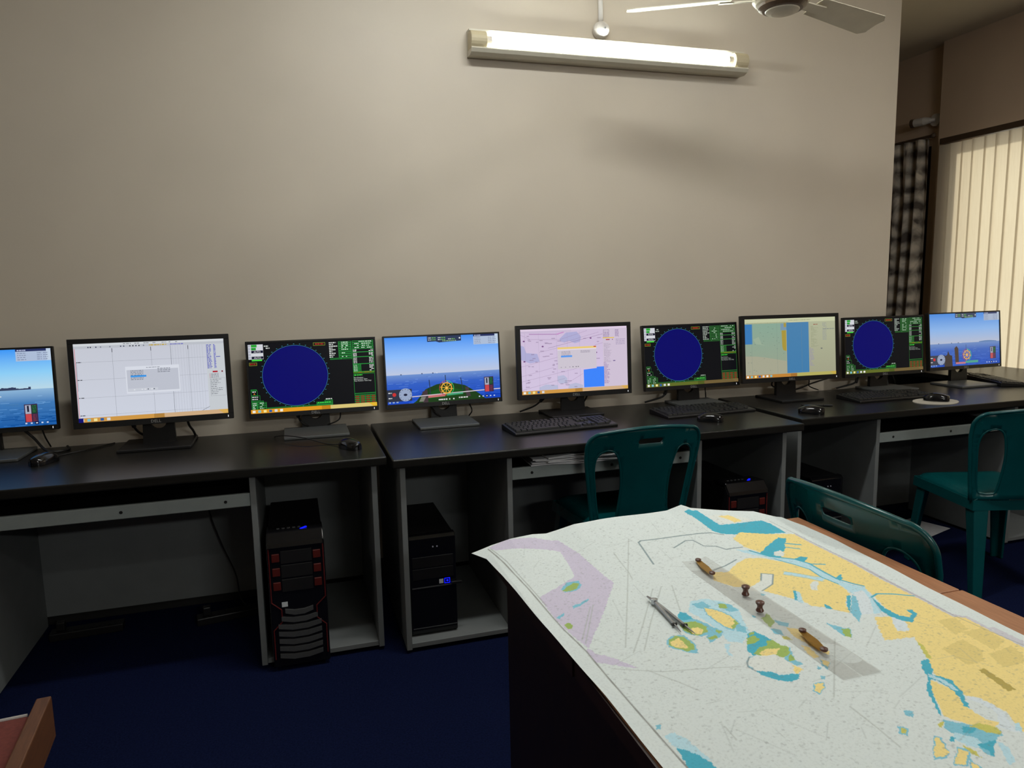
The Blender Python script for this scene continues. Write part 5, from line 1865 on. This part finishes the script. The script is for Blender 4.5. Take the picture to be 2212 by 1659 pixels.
# ------------------------------------------------------------------ ceiling fan
FC = Vector((1.885, 2.50, 2.44))
fan = thing('ceiling_fan', 'cream three blade ceiling fan hanging at the top edge', 'fan', tuple(FC))
MB().lathe([(0.030, 0.085), (0.075, 0.080), (0.100, 0.055), (0.112, 0.010), (0.112, -0.012), (0.100, -0.026), (0.092, -0.030)], 36).build('motor_housing', MT['fan'], fan, smooth=False)
MB().lathe([(0.092, -0.028), (0.090, -0.040), (0.075, -0.050), (0.064, -0.052)], 36).build('ring', MT['fanring'], fan)
MB().lathe([(0.066, -0.048), (0.062, -0.056), (0.040, -0.064), (0.012, -0.067)], 32).build('bottom_cap', MT['fan'], fan)
MB().lathe([(0.05, CEIL - FC.z - 0.06), (0.062, CEIL - FC.z - 0.001), (0.0, CEIL - FC.z - 0.001)], 24).build('canopy', MT['fan'], fan)
MB().tube([(0, 0, 0.082), (0, 0, CEIL - FC.z - 0.055)], 0.012, 14).build('down_rod', MT['fan'], fan)
for ang in (156, 14, -93):
    a = math.radians(ang)
    d, s = Vector((math.cos(a), math.sin(a), 0)), Vector((-math.sin(a), math.cos(a), 0))
    pitch = math.radians(-14)
    s2 = s * math.cos(pitch) + Vector((0, 0, 1)) * math.sin(pitch)

    def fn(u, v, d=d, s2=s2):
        r = 0.19 + 0.405 * v
        w = 0.052 + 0.016 * v
        if v > 0.93:
            w *= 1 - 0.35 * ((v - 0.93) / 0.07) ** 2
        p_ = d * r + s2 * (w * (2 * u - 1)) + Vector((0, 0, -0.004 - 0.012 * v + 0.004 * math.cos((2 * u - 1) * 1.5)))
        return tuple(p_)
    bl = MB().grid(fn, 6, 14).build('blade', MT['fan'], fan, solid=0.003)
    MB().obox(d * 0.165 + Vector((0, 0, -0.012)), d * 0.075, s2 * 0.022, Vector((0, 0, 0.0025))).build('blade_iron', MT['fan'], bl)

# ------------------------------------------------------------------ vertical blinds and curtain
BX = 4.585
bl = thing('vertical_blinds', 'pale vertical blinds glowing with daylight at the window', 'blinds', (BX, 3.15, 0))
MB().box(-0.025, 0.030, -1.02, 1.075, 2.305, 2.345).build('head_rail', MT['rod'], bl, bevel=0.004)
sl_me = None
for k in range(23):
    y = 1.035 - k * 0.0885
    a = math.radians(-9)
    if sl_me is None:
        o = MB().grid(lambda u, v: ((u - 0.5) * 0.104 * math.sin(a) + 0.004 * (1 - (2 * u - 1) ** 2), (u - 0.5) * 0.104 * math.cos(a), 0.60 + 1.70 * v), 6, 1).build('slat', MT['blind'], bl, smooth=True)
        sl_me = o.data
    else:
        o = bpy.data.objects.new('slat', sl_me)
        COL.objects.link(o)
        o.parent = bl
    o.location = (0.004 * ((k * 37) % 5 - 2) / 2, y, 0)
    o.rotation_euler = (0, 0, math.radians(((k * 53) % 7 - 3) * 0.5))
cu_ = MB()


def cf(u, v):
    y = 4.425 + 0.42 * u * (0.92 + 0.08 * (1 - v)) + 0.012 * math.sin(v * 5 + u * 3)
    x = 4.655 + 0.030 * math.sin(u * 24 + 0.7 * math.sin(v * 3)) + 0.008 * math.sin(u * 51 + v * 4)
    return (x, y, 0.06 + 2.33 * v)


ct = thing('curtain', 'dark patterned curtain hanging beside the blinds', 'curtain', (4.655, 4.63, 0))
cm = MB().grid(lambda u, v: tuple(Vector(cf(u, v)) - Vector((4.655, 4.63, 0))), 90, 40)
cm.build('curtain_cloth', MT['curtain'], ct, smooth=True, solid=0.002)
MB().tube([(0.0, -0.25, 2.40), (0.0, 0.95, 2.40)], 0.011, 12).build('curtain_rod', MT['rod'], ct)
MB().lathe([(0.004, -0.02), (0.018, -0.01), (0.018, 0.01), (0.004, 0.02)], 14, (0.0, -0.262, 2.40)).build('finial', MT['rod'], ct)
MB().box(-0.006, 0.064, -0.214, -0.206, 2.394, 2.406).build('bracket', MT['rod'], ct)

# small spot lamp holder on the wall corner
sp = thing('wall_spot', 'small pale spot lamp on the wall above the curtain', 'lamp', (4.72, 4.395, 2.52))
MB().tube([(-0.001, 0, 0), (-0.030, 0, 0)], 0.045, 18).build('wall_plate', MT['whiteplastic'], sp)
MB().tube([(-0.030, 0, 0.0), (-0.060, 0.03, 0.0)], 0.014, 10).build('arm', MT['whiteplastic'], sp)
MB().tube([(-0.055, 0.02, 0.0), (-0.07, 0.06, 0.0), (-0.085, 0.13, 0.0)], [0.020, 0.030, 0.030], 16).build('lamp_head', MT['whiteplastic'], sp)
MB().tube([(-0.0855, 0.132, 0.0), (-0.0905, 0.155, 0.0)], [0.032, 0.033], 16).build('rim', MT['rod'], sp)
